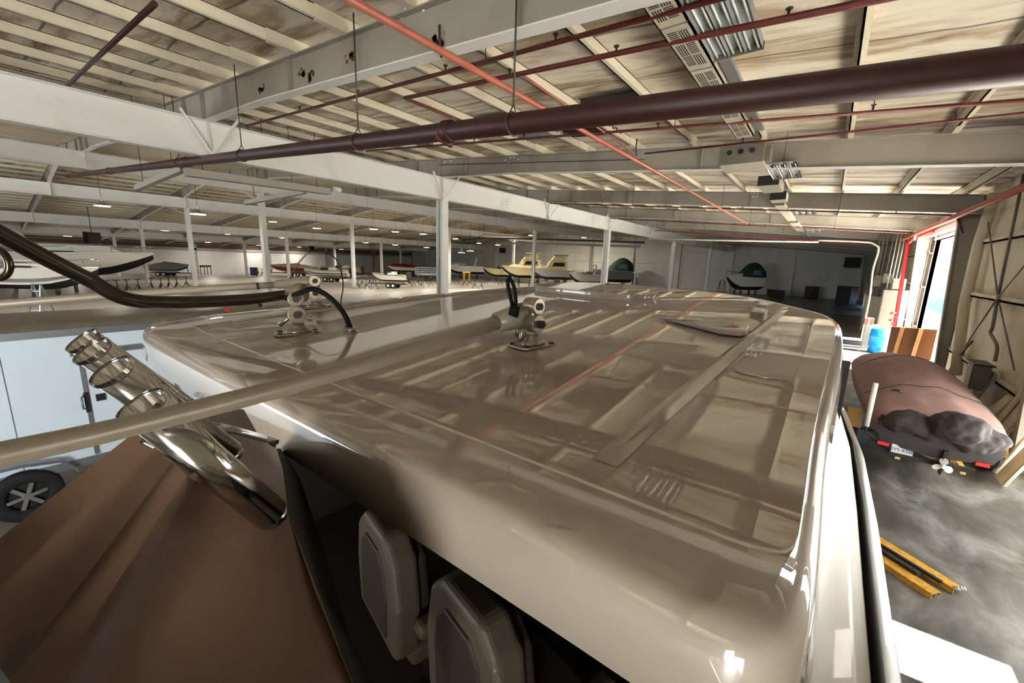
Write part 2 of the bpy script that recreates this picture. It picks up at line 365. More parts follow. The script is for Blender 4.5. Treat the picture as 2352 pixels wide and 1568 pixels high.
# ------------------------------------------------------------------ primary steel
ROWX = [-12.7, -29.6, -44.7, -61.4, -76.5]
ROWB = [6.0, 7.5, 7.3, 5.98, 5.3]; ROWT = [6.85, 8.3, 8.18, 6.9, 6.15]
ORD = ['first', 'second', 'third', 'fourth', 'fifth', 'sixth', 'seventh', 'eighth', 'ninth', 'tenth', 'eleventh', 'twelfth']
ROWN = ['nearest row, beside the enclosed trailer', 'second row from the camera', 'middle row under the roof ridge', 'fourth row, far across the hall', 'farthest row near the left wall']
for r, (x, zb, zt) in enumerate(zip(ROWX, ROWB, ROWT)):
    g = at0('steel_girder', 'deep white steel girder of the %s' % ROWN[r], 'girder', 'white girders running down the hall')
    w = MB(); w.box((x-.008, -19.9, zb), (x+.008, 69.9, zt)); w.build('web', m_beam, g)
    for nm, z in (('flange', zb), ('flange', zt-.02)):
        MB().box((x-.14, -19.9, z), (x+.14, 69.9, z+.02)).build(nm, m_beam, g)
    for i, fy in enumerate(FY):
        st = MB(); st.box((x-.13, fy-.008, zb+.02), (x+.13, fy+.008, zt-.02))
        if i % 2 == 0 or r == 0:
            pass
        st.build('stiffener', m_beam, g)
    if r == 0:
        for fy in FY[3:8]:
            for dy in (-1, 1):
                MB().bar((x+.14, fy, zb+.05), (x+.55 if dy > 0 else x+.16, fy+.55*dy, zt+.12), .06, .05).build('brace', m_beam, g)
        for dz in range(4): MB().cyl((x+.006, 15.9, zb+.2+.13*dz), (x+.016, 15.9, zb+.2+.13*dz), .022, n=8).build('bolt', m_rust, g)
    rebase(g, (x, 11.75, zb))
    for k in range(-1, 5):
        y = 11.75+15.5*k
        if y < -4: continue
        cl = at0('steel_column', 'white steel column under the %s, %s along from the camera' % (['nearest girder', 'second girder', 'ridge girder', 'fourth girder', 'farthest girder'][r], ORD[k+1]), 'column', 'white hall columns')
        w_ = .36
        MB().box((x-w_/2, y-.01, 0.02), (x+w_/2, y+.01, zb)).build('web', m_beam, cl)
        for s in (-1, 1): MB().box((x+s*w_/2-.012, y-.15, .02), (x+s*w_/2+.012, y+.15, zb)).build('flange', m_beam, cl)
        MB().box((x-.26, y-.24, 0), (x+.26, y+.24, .03)).build('base_plate', m_stand, cl)
        if r: 
            for s in (-1, 1): MB().bar((x, y+s*.1, zb-.5), (x, y+s*1.2, zb+.02), .05, .05).build('knee_brace', m_beam, cl)
        rebase(cl, (x, y, 0))
def frame_pts(y):
    """rafter outline bottom and top along x"""
    xs = [WX-.1]; x = WX-.1
    top = []; bot = []
    brk = {WX-.1, RIDGE, -87.0}
    for rx in ROWX: brk |= {rx, rx-1.4, rx+1.4, rx-3.4, rx+3.4}
    brk = sorted([b for b in brk if -87.1 < b < WX], reverse=True)
    for b in brk:
        z = deck(b)-.25; top.append((b, z))
        dz = .56
        for rx, rt in zip(ROWX, ROWT):
            if abs(b-rx) < .01: dz = max(.56, z-rt)
            elif abs(abs(b-rx)-1.4) < .01: dz = .62
        bot.append((b, z-dz))
    return top, bot
top, bot = frame_pts(0)
proto_r = None
for i, y in enumerate(FY):
    lab = 'grey beige steel rafter crossing the hall, %s one counted from behind the camera' % ORD[i]
    if i == 3: lab = 'grey beige steel rafter with rust patches, nearest overhead at upper left'
    if i == 4: lab = 'grey beige steel rafter passing right behind the big heater box'
    if proto_r is None:
        g = at0('steel_rafter', lab, 'rafter', 'tapered steel rafters')
        vs = []; n = len(top)
        for (a, b), (c_, d) in zip(top, bot): vs += [(a, -.006, b), (a, -.006, d), (a, .006, b), (a, .006, d)]
        fs = []
        for k in range(n-1):
            o = 4*k; fs += [(o, o+1, o+5, o+4), (o+2, o+6, o+7, o+3)]
        MB().add(vs, fs).build('web', m_raft, g)
        fl = MB(); fu = MB()
        for k in range(n-1):
            for mb_, L in ((fl, bot), (fu, top)):
                mb_.bar((L[k][0], 0, L[k][1]), (L[k+1][0], 0, L[k+1][1]), .2, .018)
        fl.build('flange', m_beam, g); fu.build('flange', m_raft, g)
        for (a, b), (c_, d) in list(zip(top, bot))[1:-1]:
            if any(abs(a-rx) < .01 or abs(abs(a-rx)-1.4) < .01 for rx in ROWX): MB().box((a-.008, -.09, d), (a+.008, .09, b)).build('stiffener', m_raft, g)
        for a in (-8.2, -3.0, -20, -34, -50): MB().box((a-.006, -.08, deck(a)-.8), (a+.006, .08, deck(a)-.25)).build('splice_plate', m_raft, g)
        g.location = (0, y, 0); proto_r = g
    else:
        g = copy_tree(proto_r); g.location = (0, y, 0); tag(g, lab)
    if i == 3:
        for (px, py) in ((1000, 95), (800, 130), (712, 175), (600, 205), (690, 165)):
            q = P(px, py, y=y-.02); rb = MB()
            rnd = random.Random(px)
            for _ in range(9):
                s = rnd.uniform(.02, .07); a = q.x+rnd.uniform(-.13, .13); b = q.z+rnd.uniform(-.06, .06)
                n = 7; rb.add([(a-q.x+q.x+s*rnd.uniform(.5, 1.2)*math.cos(6.28*k/n), -.0105, b+s*rnd.uniform(.5, 1.2)*math.sin(6.28*k/n)) for k in range(n)], [tuple(range(n))])
            rb.build('rust_patch', m_rust, g)
    if i in (3, 4, 5):
        spots = [((930, 20), (950, 12), (985, 8), (972, 22), (998, 8), (922, 38)), ((1160, 368), (1172, 362), (1180, 361), (1190, 366), (1022, 372), (1036, 370), (1168, 373)), ((1383, 441), (1391, 441), (1397, 443), (1386, 447), (1726, 445), (1733, 443), (1741, 443), (1730, 452), (1738, 452))][i-3]
        for (px, py) in spots:
            q = P(px, py, y=y-.02); MB().cyl((q.x, -.02, q.z), (q.x, -.006, q.z), .022 if i == 3 else .03, n=8).build('bolt_head', m_beam, g)
# tapered wall columns of the right wall
for i, y in enumerate(FY):
    if y < 0: continue
    cl = at0('wall_column', ['tan tapered wall column near the camera under the right pipe end', 'tan tapered wall column where the first full rafter lands', 'tan tapered wall column at the near side of the big doorway', 'tan tapered wall column at the far side of the big doorway'][i-3] if i < 7 else 'tan tapered wall column beyond the doorway, %s one' % ORD[i-7], 'column', 'tapered columns along the right wall')
    MB().prism([(WX-.12, y-.01, 0), (WX-.34, y-.01, 0), (WX-.62, y-.01, 5.6), (WX-.12, y-.01, 5.6)], (0, .02, 0)).build('web', m_raft, cl)
    MB().bar((WX-.34, y, 0), (WX-.62, y, 5.6), .2, .02, (1, 0, .06)).build('flange', m_raft, cl)
    MB().box((WX-.14, y-.1, 0), (WX-.12, y+.1, 5.6)).build('flange', m_raft, cl)
    rebase(cl, (WX-.3, y, 0))
tag(MB().box((WX+.16, 5.85, 3.05), (WX+4.0, 11.7, 3.2)).build('added_canopy_near', m_galv), kind='structure')  # unseen canopy added outside to block the sun at the near opening
tag(MB().box((WX+.16, -10.2, 3.05), (WX+4.0, -3.8, 3.2)).build('added_canopy_rear', m_galv), kind='structure')  # second unseen canopy, added to keep sun out of the rear opening

# ------------------------------------------------------------------ pipes under the roof
def hung(x): return 6.48-.085*x                    # underside line of the purlins' deck reference
PY = 3.75
def pz(x): return H+1.22-.078*x
mp_ = at0('sprinkler_main', 'thick dark red sprinkler main crossing the whole view under the roof', 'pipe')
MB().tube([(WX-.1, PY, pz(WX-.1)), (-4, PY, pz(-4)), (-20, PY, pz(-20)), (-34, PY, pz(-34))], .106, 28).build('pipe', m_pipe, mp_)
for px in (1030, 430, 250):
    q = P(px, 310 if px > 900 else 380, y=PY); MB().tube([(q.x-.08, PY, pz(q.x-.08)), (q.x-.06, PY, pz(q.x-.06)), (q.x+.06, PY, pz(q.x+.06)), (q.x+.08, PY, pz(q.x+.08))], [.11, .128, .128, .11], 24).build('coupling', m_pipe, mp_)
q = P(1018, 330, y=PY); MB().bar((q.x, PY-.11, pz(q.x)-.08), (q.x+.05, PY+.1, pz(q.x)-.14), .05, .05).build('coupling_bolt', m_pipe2, mp_)
rebase(mp_, (-6, PY, pz(-6)))
for i, (px, py, lab) in enumerate([(1178, 300, 'straight dark rod crossing above the thick red main near mid picture'), (823, 310, 'ring hanger of the thick red main left of the pipe coupling'), (556, 350, 'ring hanger of the thick red main below the rafter knee'), (412, 365, 'ring hanger of the thick red main at the white girder')]):
    q = P(px, py, y=PY); x = q.x
    h = at0('pipe_hanger', lab, 'pipe hanger', 'rod hangers of the red main')
    MB().cyl((x, PY, pz(x)+.17), (x, PY, deck(x)-.1), .011, n=8).build('rod', m_rod, h)
    MB().tube(arc((x, PY, pz(x)), .118, 0, 350, 20, (0, 1, 0), (0, 0, 1)), .009, 6).build('ring', m_rod, h)
    MB().tube([(x, PY-.06, pz(x)+.1), (x, PY-.01, pz(x)+.18), (x, PY+.01, pz(x)+.18), (x, PY+.06, pz(x)+.1)], .008, 6).build('yoke', m_rod, h)
    rebase(h, (x, PY, pz(x)+.118))
def branch(name, pts, r, m, lab, group='thin sprinkler branch pipes', heads=(), hangers=()):
    b = at0(name, lab, 'pipe', group)
    MB().tube(pts, r, 10).build('pipe', m, b)
    a, c = Vector(pts[0]), Vector(pts[-1])
    for t in heads:
        q = a.lerp(c, t)
        MB().cyl(q, q+Vector((0, 0, .09)), .014, n=8).cyl(q+Vector((0, 0, .09)), q+Vector((0, 0, .1)), .035, n=8).build('sprinkler_head', m_rod, b)
    for t in hangers:
        q = a.lerp(c, t); MB().cyl(q+Vector((0, 0, r)), (q.x, q.y, deck(q.x)+.01), .008, n=6).build('hanger_rod', m_rod, b)
    rebase(b, pts[0]); return b
def L(x, off): return H+2.78-.085*x-off
branch('sprinkler_branch', [(-13.6, 5.2, L(-13.6, .42)), (-1.2, 4.62, L(-1.2, .4)), (3.4, 4.4, L(3.4, .4))], .03, m_pipe2, 'dark red branch pipe rising from left under the near rafter to the grille tray', heads=(.2, .35, .5, .62, .75), hangers=(.55, .8))
branch('sprinkler_branch', [(-6.83, 5.38, L(-6.8, .4)), (-1.8, 5.26, L(-1.8, .4)), (3.4, 5.2, L(3.4, .4))], .034, m_pipe2, 'dark red branch pipe with a capped elbow end, next to the longer one', heads=(.25, .42, .6), hangers=(.5, .7))
branch('sprinkler_drop', [(-6.83, 5.38, L(-6.83, .4)), (-6.86, 7.9, L(-6.86, .4))], .028, m_pipe2, 'short red pipe turning away from the capped elbow')
branch('sprinkler_drop', [(-4.05, 5.3, L(-4.05, .4)), (-4.28, 10.4, L(-4.28, .42))], .02, mat('pale_red_pipe', (160, 92, 76), .5), 'thin pale red pipe slanting between two purlins above the main')
branch('sprinkler_branch', [(-12.8, 8.45, L(-12.8, .42)), (3.4, 8.6, L(3.4, .4))], .026, m_pipe2, 'red branch pipe just beyond the thick main', heads=[.1*k for k in range(1, 10)], hangers=(.4, .62, .8))
branch('sprinkler_branch', [(-4.05, 10.5, L(-4.05, .42)), (3.4, 8.9, L(3.4, .38))], .02, m_pipe2, 'thin rusty pipe running behind the heater box towards the right wall', heads=(.3, .7))
branch('sprinkler_branch', [(-12.4, 19.2, L(-12.4, .75)), (3.0, 19.1, L(3.0, .72))], .026, m_pipe2, 'dark red branch pipe over the third rafter', heads=[.1*k for k in range(1, 10)], hangers=(.3, .55, .8))
branch('sprinkler_branch', [(-12.4, 26.9, L(-12.4, .78)), (2.9, 26.9, L(2.9, .74))], .03, m_pipe2, 'dark red branch pipe over the fourth rafter', heads=[.1*k for k in range(1, 10)], hangers=(.3, .55, .8))
branch('sprinkler_branch', [(-12.4, 36.0, L(-12.4, .9)), (2.9, 36.0, L(2.9, .86))], .035, m_red, 'bright red branch pipe far along the roof', heads=[.1*k for k in range(1, 10)], hangers=(.2, .5, .8))
branch('sprinkler_drop', [(2.9, 19.1, L(2.9, .72)), (3.1, 19.0, L(3.1, 1.25))], .035, m_pipe2, 'short dark red drop pipe joining the salmon pipe by the right wall')
ob = branch('orange_sprinkler_pipe', [(-4.0, 1.0, L(-4.0, .72)), (-3.95, 12.0, L(-4.0, .74)), (-3.96, 26.0, L(-4.0, .76))], .042, m_orange, 'long salmon orange pipe running diagonally away under the roof', None)
for px, py in ((1010, 122), (1460, 352)):
    q = P(px, py, z=L(-4, .7)); MB().tube([(q.x, q.y, q.z+.3), (q.x, q.y, q.z+.1), (q.x+.03, q.y, q.z-.05)], .016, 8).build('clamp', m_rod, ob).location = -Vector(ob.location)
branch('orange_sprinkler_pipe', [(2.86, 9, H+1.77), (2.84, 20, H+1.77), (2.80, 34, H+1.75)], .085, m_orange, 'salmon orange pipe along the top of the right wall', None)
branch('orange_sprinkler_pipe', [(-7.2, 1.82, L(-7.2, .35)), (-14.5, 1.85, L(-14.5, .35))], .035, m_pipe, 'dark red branch pipe at the top left corner of the roof', None)
# electrical conduits
branch('conduit', [(-12.5, 11.4, L(-12.5, .3)), (3.3, 12.0, L(3.3, .3))], .012, m_rod, 'thin dark conduit along the second rafter', 'thin conduits')
branch('conduit', [(-12.5, 22.8, L(-12.5, .5)), (2.6, 22.8, L(2.6, .5))], .012, m_rod, 'thin dark conduit between the far rafters', 'thin conduits')
cq = [P(1880, 552, y=30), P(1985, 556, y=30), P(2010, 562, y=30), P(2018, 575, y=30), P(2005, 620, y=30), P(1998, 680, y=30)]
cq.append(Vector((cq[-1].x, 30, 0)))
branch('conduit', bez(cq, 5), .045, m_ecream, 'cream conduit bending down by the electrical boxes', None)
branch('conduit', [P(1490, 548, y=30), P(1650, 552, y=30), P(1880, 556, y=30)], .05, m_ecream, 'cream conduit running level towards the bend', None)

# ------------------------------------------------------------------ grille tray, heater box and tube fixtures
def face_box(a, b, z0, z1, y0=None):
    return
tray_z = 6.22
t = at0('grille_tray', 'long grey tray of louvred grille panels hung under the roof', 'grille tray')
tx0, tx1 = -1.86, -1.55
for k, (y0, y1) in enumerate([(2.6, 3.9), (3.94, 4.9), (4.94, 6.1), (6.14, 7.3), (7.34, 8.4), (8.44, 9.6)]):
    sec = MB(); z = tray_z-.0
    sec.box((tx0, y0, z), (tx1, y1, z+.02)); sec.box((tx0, y0, z), (tx0+.015, y1, z+.1)); sec.box((tx1-.015, y0, z), (tx1, y1, z+.1))
    s_ = sec.build('panel', m_duct, t)
    n = 3
    for r in range(n):
        for c_ in range(2):
            yy = y0+.1+(y1-y0-.2)*r/n; h = (y1-y0-.2)/n-.03; xx = tx0+.045+c_*.115
            lv = MB()
            if (r+c_+k) % 2:
                for j in range(4): lv.box((xx+.004+j*.026, yy, z-.003), (xx+.015+j*.026, yy+h, z+.0))
            else:
                for j in range(7): lv.box((xx, yy+h*j/7, z-.003), (xx+.1, yy+h*(j+.42)/7, z+.0))
            lv.build('louvre', m_black if (r+c_+k) % 2 else m_rod, s_)
rebase(t, (-1.7, 6, tray_z))
# side rail beside the tray
sr = at0('galvanised_strut', 'galvanised strut along the grille tray', 'strut'); MB().box((-1.5, 3.9, tray_z+.03), (-1.36, 9.4, tray_z+.09)).build('rail', m_galv, sr); rebase(sr, (-1.43, 6, tray_z+.03))
hb = at0('heater_box', 'big beige sheet metal heater box with three round black holes', 'heater')
bx = MB(); bx.box((-2.22, 10.0, 5.83), (-1.40, 10.9, 6.2)); bx.build('casing', m_duct, hb, bevel=.008)
MB().box((-2.225, 9.985, 5.825), (-1.395, 10.0, 6.205)).build('front_plate', m_darkbox, hb)
for k in range(3):
    x = -2.03+.21*k; MB().cyl((x, 9.98, 6.06), (x, 9.97, 6.06), .05, n=20).build('port', m_black, hb)
MB().box((-1.395, 10.1, 5.86), (-1.3, 10.5, 6.15)).build('control_box', m_darkbox, hb)
rebase(hb, (-1.8, 10.4, 5.83))
def tube_fixture(name, x0, x1, y0, y1, z, lab, n=6, grp='hanging tube light fixtures'):
    f = at0(name, lab, 'light fixture', grp)
    r = MB(); w = (x1-x0)/3
    for k in range(3):
        a = x0+k*w
        secs = [[(a+w*t_, y, z+zz) for t_, zz in ((0, 0), (.15, .07), (.5, .085), (.85, .07), (1, 0), (1, .1), (0, .1))] for y in (y0, y1)]
        r.loft(secs, False, True, True)
    r.build('reflector', m_galv, f)
    for k in range(n):
        a = x0+(k+.5)*(x1-x0)/n
        MB().cyl((a, y0+.03, z+.035), (a, y1+.02, z+.035), .013, n=10).build('tube', m_tube, f)
    MB().box((x0-.01, y1-.02, z+.0), (x1+.01, y1, z+.09)).build('end_plate', m_darkbox, f)
    for yy in (y0+.25, y1-.2): MB().cyl(((x0+x1)/2, yy, z+.1), ((x0+x1)/2, yy, deck(x0)-.1), .006, n=6).build('hanger_rod', m_rod, f)
    rebase(f, ((x0+x1)/2, (y0+y1)/2, z))
tube_fixture('tube_light_fixture', -1.52, -.99, 4.3, 5.95, 6.2, 'near ribbed fluorescent tube fixture cut by the top of the picture')
q0 = P(1750, 372, z=6.0)
tube_fixture('tube_light_fixture', -1.5, -.9, 11.3, 12.9, 5.95, 'second fluorescent tube fixture beside the heater box')
tube_fixture('tube_light_fixture', -1.45, -.8, 19.9, 21.4, 5.95, 'third fluorescent tube fixture, under the third rafter')
tube_fixture('tube_light_fixture', -1.4, -.6, 28.4, 30.0, 5.85, 'fourth fluorescent tube fixture, far and small')
tube_fixture('tube_light_fixture', -1.3, -.4, 38.4, 40.0, 5.8, 'fifth fluorescent tube fixture near the doorway pipes')
for j, (y0, y1, w_) in enumerate([(13.6, 15.0, .5), (16.5, 17.3, .45), (18.0, 24.0, .3), (25, 31, .35), (33, 38, .4)]):
    b = at0('grille_tray' if j > 1 else 'heater_box', ['small dark ended heater box behind the big one', 'smallest heater box, third in the line', 'grille tray beyond the small heater boxes', 'grille tray hanging over the far bays', 'last grille tray before the dark end wall'][j], 'grille tray' if j > 1 else 'heater')
    MB().box((-1.95, y0, 5.95), (-1.95+w_, y1, 6.2 if j < 2 else 6.05)).build('casing', m_duct, b)
    MB().box((-1.955, y0-.012, 5.945), (-1.945+w_, y0, 6.205 if j < 2 else 6.055)).build('front_plate', m_black if j < 2 else m_darkbox, b)
    if j < 2: MB().cyl((-1.7, y0+.3, 6.2), (-1.7, y0+.3, deck(-1.7)-.1), .008, n=6).build('hanger_rod', m_rod, b)
    rebase(b, (-1.8, (y0+y1)/2, 5.95))
# box beams hung below the nearest girder
xg = -14.3
a = P(425, 395, x=xg); b = P(755, 440, x=xg)
g = at0('radiant_heater', 'long grey radiant heater tube hung behind the white girder', 'heater')
MB().bar(a, b, .28, .2).build('casing', m_raft, g); 
e = MB().bar(b, b+(b-a).normalized()*.03, .26, .18); e.build('end_cap', m_darkbox, g)
MB().cyl(b+Vector((0, .2, .12)), b+Vector((0, .45, .12)), .09, n=14).build('motor', m_beam, g)
for t_ in (.1, .5, .9):
    q = a.lerp(b, t_); MB().cyl(q, (q.x, q.y, deck(q.x)+.01), .01, n=6).build('hanger_rod', m_rod, g)
rebase(g, a.lerp(b, .5))
for (p, q_, lab) in (((315, 432), (420, 388), 'short grey tube light hung left of the long heater tube'), ((565, 465), (700, 440), 'short grey tube light hung under the middle of the heater tube')):
    a = P(*p, x=-17.0); b = P(*q_, x=-14.6)
    g = at0('hanging_tube_light', lab, 'light fixture', 'grey tube lights under the girder')
    MB().bar(a, b, .16, .14).build('casing', m_raft, g); MB().bar(a-(b-a).normalized()*.02, a, .17, .18).build('end_cap', m_darkbox, g)
    for t_ in (.15, .8):
        q = a.lerp(b, t_); MB().cyl(q, (q.x, q.y, deck(q.x)+.01), .008, n=6).build('hanger_rod', m_rod, g)
    rebase(g, a)
# ------------------------------------------------------------------ high-bay lamps of the left hall
LP = [(235, 474, 2.7), (455, 493, 2.2), (155, 543, 1.4), (728, 525, 2.7), (858, 527, 2.7), (908, 533, 2.7), (972, 538, 2.7), (523, 538, 2.3), (648, 547, 2.3), (594, 564, 1.4), (687, 568, 1.4), (784, 573, 1.15), (840, 558, 2.0), (908, 563, 1.7), (980, 569, 1.5), (1046, 549, 2.7), (1100, 559, 2.5), (1143, 563, 2.3), (1060, 581, .75), (1080, 577, 1.0), (478, 557, 1.5), (380, 530, 2.3), (29, 548, 1.3), (627, 510, 3.6)]
for i, (px, py, dz) in enumerate(LP):
    q = P(px, py, z=H+dz)
    if q.x < -86: q = P(px, py, x=-83)
    l = empty('high_bay_lamp', q, 'lit high bay lamp, %s' % ['high up behind the first pair of white girders', 'small one left of the first ridge column', 'far left one over the white cruisers', 'bright oval one left of the ridge column', 'largest of the bright four right of that column', 'second of the bright four in a row', 'last of the bright four in a row', 'flat one between the left columns', 'one over the green striped boat', 'one behind the near second row column', 'one above the cable loop', 'one right of the cable loop', 'one on the far girder line', 'one over the maroon covered boat', 'one left of the near column', 'first one right of the near column', 'one above the cabin cruiser', 'one at the start of the end wall', 'low one reflected by the cruiser windows', 'low one above the cruiser radar arch', 'dim one by the wall light', 'one above the covered jet boats', 'one at the left edge of the picture', 'one fixed to the second row column'][i], 'lamp', 'high bay lamps of the hall')
    MB().tube([(0, 0, 0), (0, 0, .06), (0, 0, .22), (0, 0, .34)], [.43, .38, .14, .1], 20, cap=False).build('reflector', m_galv, l)
    MB().cyl((0, 0, .02), (0, 0, .04), .40, n=20).build('lens', m_lamp, l)
    MB().cyl((0, 0, .34), (0, 0, max(.5, deck(q.x)-q.z+.02)), .012, n=6).build('cord', m_rod, l)
    ld = bpy.data.lights.new('lamp_light', 'AREA'); ld.shape = 'DISK'; ld.size = .6; ld.energy = 150; ld.color = (1, .955, .88)
    lo = bpy.data.objects.new('lamp_light', ld); COL.objects.link(lo); lo.parent = l; lo.location = (0, 0, -.02)

for k, q in enumerate((Vector((-33, 62, 7.8)), Vector((-41, 58, 8.0)))):  # two unseen lamps added behind the girder to brighten the end wall
    l = empty('high_bay_lamp', q, 'added unseen high bay lamp lighting the end wall boats, %s behind the white girder' % ['right one', 'left one'][k], 'lamp', 'high bay lamps of the hall')
    MB().tube([(0, 0, 0), (0, 0, .06), (0, 0, .22), (0, 0, .34)], [.43, .38, .14, .1], 20, cap=False).build('reflector', m_galv, l)
    MB().cyl((0, 0, .02), (0, 0, .04), .40, n=20).build('lens', m_lamp, l); MB().cyl((0, 0, .34), (0, 0, max(.5, deck(q.x)-q.z+.02)), .012, n=6).build('cord', m_rod, l)
    ld = bpy.data.lights.new('lamp_light', 'AREA'); ld.shape = 'DISK'; ld.size = .6; ld.energy = 480; ld.color = (1, .9, .72)
    lo = bpy.data.objects.new('lamp_light', ld); COL.objects.link(lo); lo.parent = l; lo.location = (0, 0, -.02)

b_ = branch('service_pipe', [P(px, py, y=47) for px, py in [(1062, 551), (1110, 547), (1240, 549), (1480, 557)]], 0.11, m_greas, 'long dark service pipe under the roof beyond the near column', None)
for px, py in [(1062, 551), (1110, 547), (1240, 549), (1480, 557)]:
    q = P(px, py, y=47); o_ = MB().cyl(q, (q.x, q.y, deck(q.x)+.01), .015, n=6).build('hanger_rod', m_rod, b_); o_.location = -Vector(b_.location)

b_ = branch('service_pipe', [P(px, py, y=47) for px, py in [(1150, 558), (1300, 561), (1470, 566)]], 0.13, m_raft, 'grey beam line above the end wall boats', None)
for px, py in [(1150, 558), (1300, 561), (1470, 566)]:
    q = P(px, py, y=47); o_ = MB().cyl(q, (q.x, q.y, deck(q.x)+.01), .015, n=6).build('hanger_rod', m_rod, b_); o_.location = -Vector(b_.location)

b_ = branch('service_pipe', [P(px, py, y=47) for px, py in [(1090, 548), (1112, 538), (1160, 541), (1240, 548)]], 0.04, m_rod, 'thin pipe trapeze hanging beyond the near column', None)
for px, py in [(1090, 548), (1112, 538), (1160, 541), (1240, 548)]:
    q = P(px, py, y=47); o_ = MB().cyl(q, (q.x, q.y, deck(q.x)+.01), .015, n=6).build('hanger_rod', m_rod, b_); o_.location = -Vector(b_.location)

# ------------------------------------------------------------------ the near cabin cruiser
BT = .05                                           # trim of the boat on its stands
def zt(x, y): return H-.5+BT*y-.010*(x+1.85)**2+.012
boat = at0('cabin_cruiser', 'glossy cream cabin cruiser with a wide hardtop, filling the foreground', 'boat')
rim = [(-3.62, .66), (-3.3, .58), (-2.73, .545), (-1.86, .54), (-.9, .56), (-.30, .575), (-.13, .578), (-.02, .585), (.032, .64), (.04, .90), (.04, 1.36), (.06, 1.87), (.10, 2.8), (.10, 3.85), (-.16, 4.22), (-.71, 4.83), (-1.67, 5.0), (-2.72, 4.5), (-3.2, 3.4), (-3.45, 2.3), (-3.66, 1.46), (-3.75, .98), (-3.73, .76)]
# smooth closed outline
def closed_cr(p, n):
    out = []; N = len(p)
    for i in range(N):
        a, b, c_, d = [Vector((*p[(i+k) % N], 0)) for k in (-1, 0, 1, 2)]
        for k in range(n):
            t = k/n; out.append(.5*((2*b)+(c_-a)*t+(2*a-5*b+4*c_-d)*t*t+(3*b-a-3*c_+d)*t**3))
    return out
def chaikin(p, it=3):
    p = [Vector((*q, 0)) for q in p]
    for _ in range(it):
        q = []
        for i in range(len(p)):
            a, b = p[i-1], p[i]; q += [a.lerp(b, .25), a.lerp(b, .75)]
        p = q
    return p
ol = chaikin(rim); NO = len(ol)
cen = Vector((-1.82, 2.4, 0))
def inset(d):
    out = []
    for i, p in enumerate(ol):
        t = (ol[(i+1) % NO]-ol[i-1]).normalized(); nrm = Vector((-t.y, t.x, 0))
        if nrm.dot(cen-p) < 0: nrm = -nrm
        dy = d
        out.append(p+nrm*dy)
    return out
crease = []
cr = chaikin([(-3.36, .88), (-3.2, .785), (-2.59, .745), (-1.64, .725), (-.85, .735), (-.31, .755), (-.14, .762), (-.03, .768), (.022, .80), (.026, .93), (.026, 1.36), (0.045, 2.0), (.08, 2.9), (.075, 3.7), (-.2, 4.1), (-.82, 4.62), (-1.67, 4.8), (-2.6, 4.3), (-3.05, 3.3), (-3.28, 2.3), (-3.42, 1.5), (-3.45, 1.12), (-3.42, .96)])
assert len(cr) == NO, (len(cr), NO)
def ring(pts, dz, up=True): return [(p.x, p.y, zt(p.x, p.y)+dz) for p in pts]
def blend(A, B, t): return [a.lerp(b, t) for a, b in zip(A, B)]
out1 = inset(-.012)
mb = MB(); secs = []
secs.append(ring(inset(.06), -.185)); secs.append(ring(inset(.01), -.178)); secs.append(ring(inset(-.02), -.172)); secs.append(ring(inset(-.034), -.160))
secs.append(ring(inset(-.02), -.05)); secs.append(ring(inset(-.012), -.026)); secs.append(ring(inset(.006), -.010)); secs.append(ring(inset(.03), -.004))
base_in = inset(.035)
for t_ in (.4, .85, .96, .985, 1.0): secs.append(ring(blend(base_in, cr, t_), -.003))
NC = len(cr)
def insc(d):
    out = []
    for i, p in enumerate(cr):
        t = (cr[(i+1) % NC]-cr[i-1]).normalized(); nrm = Vector((-t.y, t.x, 0))
        if nrm.dot(cen-p) < 0: nrm = -nrm
        out.append(p+nrm*d)
    return out
_c20 = insc(.005)
def cins(t): return [p.lerp(cen, t) for p in _c20]
secs.append(ring(insc(.0012), .0)); secs.append(ring(insc(.0024), .0015)); secs.append(ring(insc(.004), .002)); secs.append(ring(_c20, .002))
for t_ in [.03]+[.08*k for k in range(1, 13)]: secs.append(ring(cins(t_), .002))
mb.loft(secs, True, True)
mb.add([(cen.x, cen.y, zt(cen.x, cen.y)+.002)]+secs[-1], [(0, i+1, (i+1) % NO+1) for i in range(NO)], True)
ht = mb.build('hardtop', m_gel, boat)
# underside liner of the hardtop
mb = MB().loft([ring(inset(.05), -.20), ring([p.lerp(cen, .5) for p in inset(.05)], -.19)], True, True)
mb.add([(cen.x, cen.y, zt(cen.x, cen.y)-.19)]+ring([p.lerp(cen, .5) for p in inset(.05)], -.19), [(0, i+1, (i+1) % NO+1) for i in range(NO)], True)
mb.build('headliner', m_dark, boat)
# moulded rib running along the right of the hardtop
def strip(pts, prof, dz0=.004):
    """pts: (x,y) path; prof: (offset, height)"""
    secs = []
    pts = [Vector((*p, 0)) for p in pts]
    for i, p in enumerate(pts):
        t = (pts[min(i+1, len(pts)-1)]-pts[max(i-1, 0)]).normalized(); nrm = Vector((t.y, -t.x, 0))
        fade = min(1, i/3, (len(pts)-1-i)/2)
        secs.append([(p.x+nrm.x*o, p.y+nrm.y*o, zt(p.x+nrm.x*o, p.y+nrm.y*o)+dz0+h*fade) for o, h in prof])
    return MB().loft(secs, True)
pr = [(-.035, -.001), (-.022, .004), (-.012, .011), (0, .013), (.012, .009), (.02, .003), (.03, -.001)]
strip([(-.36+.012*k/2, .85+.17*k) for k in range(20)], pr).build('moulded_rib', m_gel, boat)
strip([(-3.1+.01*k, 1.0+.17*k) for k in range(17)], pr).build('moulded_rib', m_gel, boat)
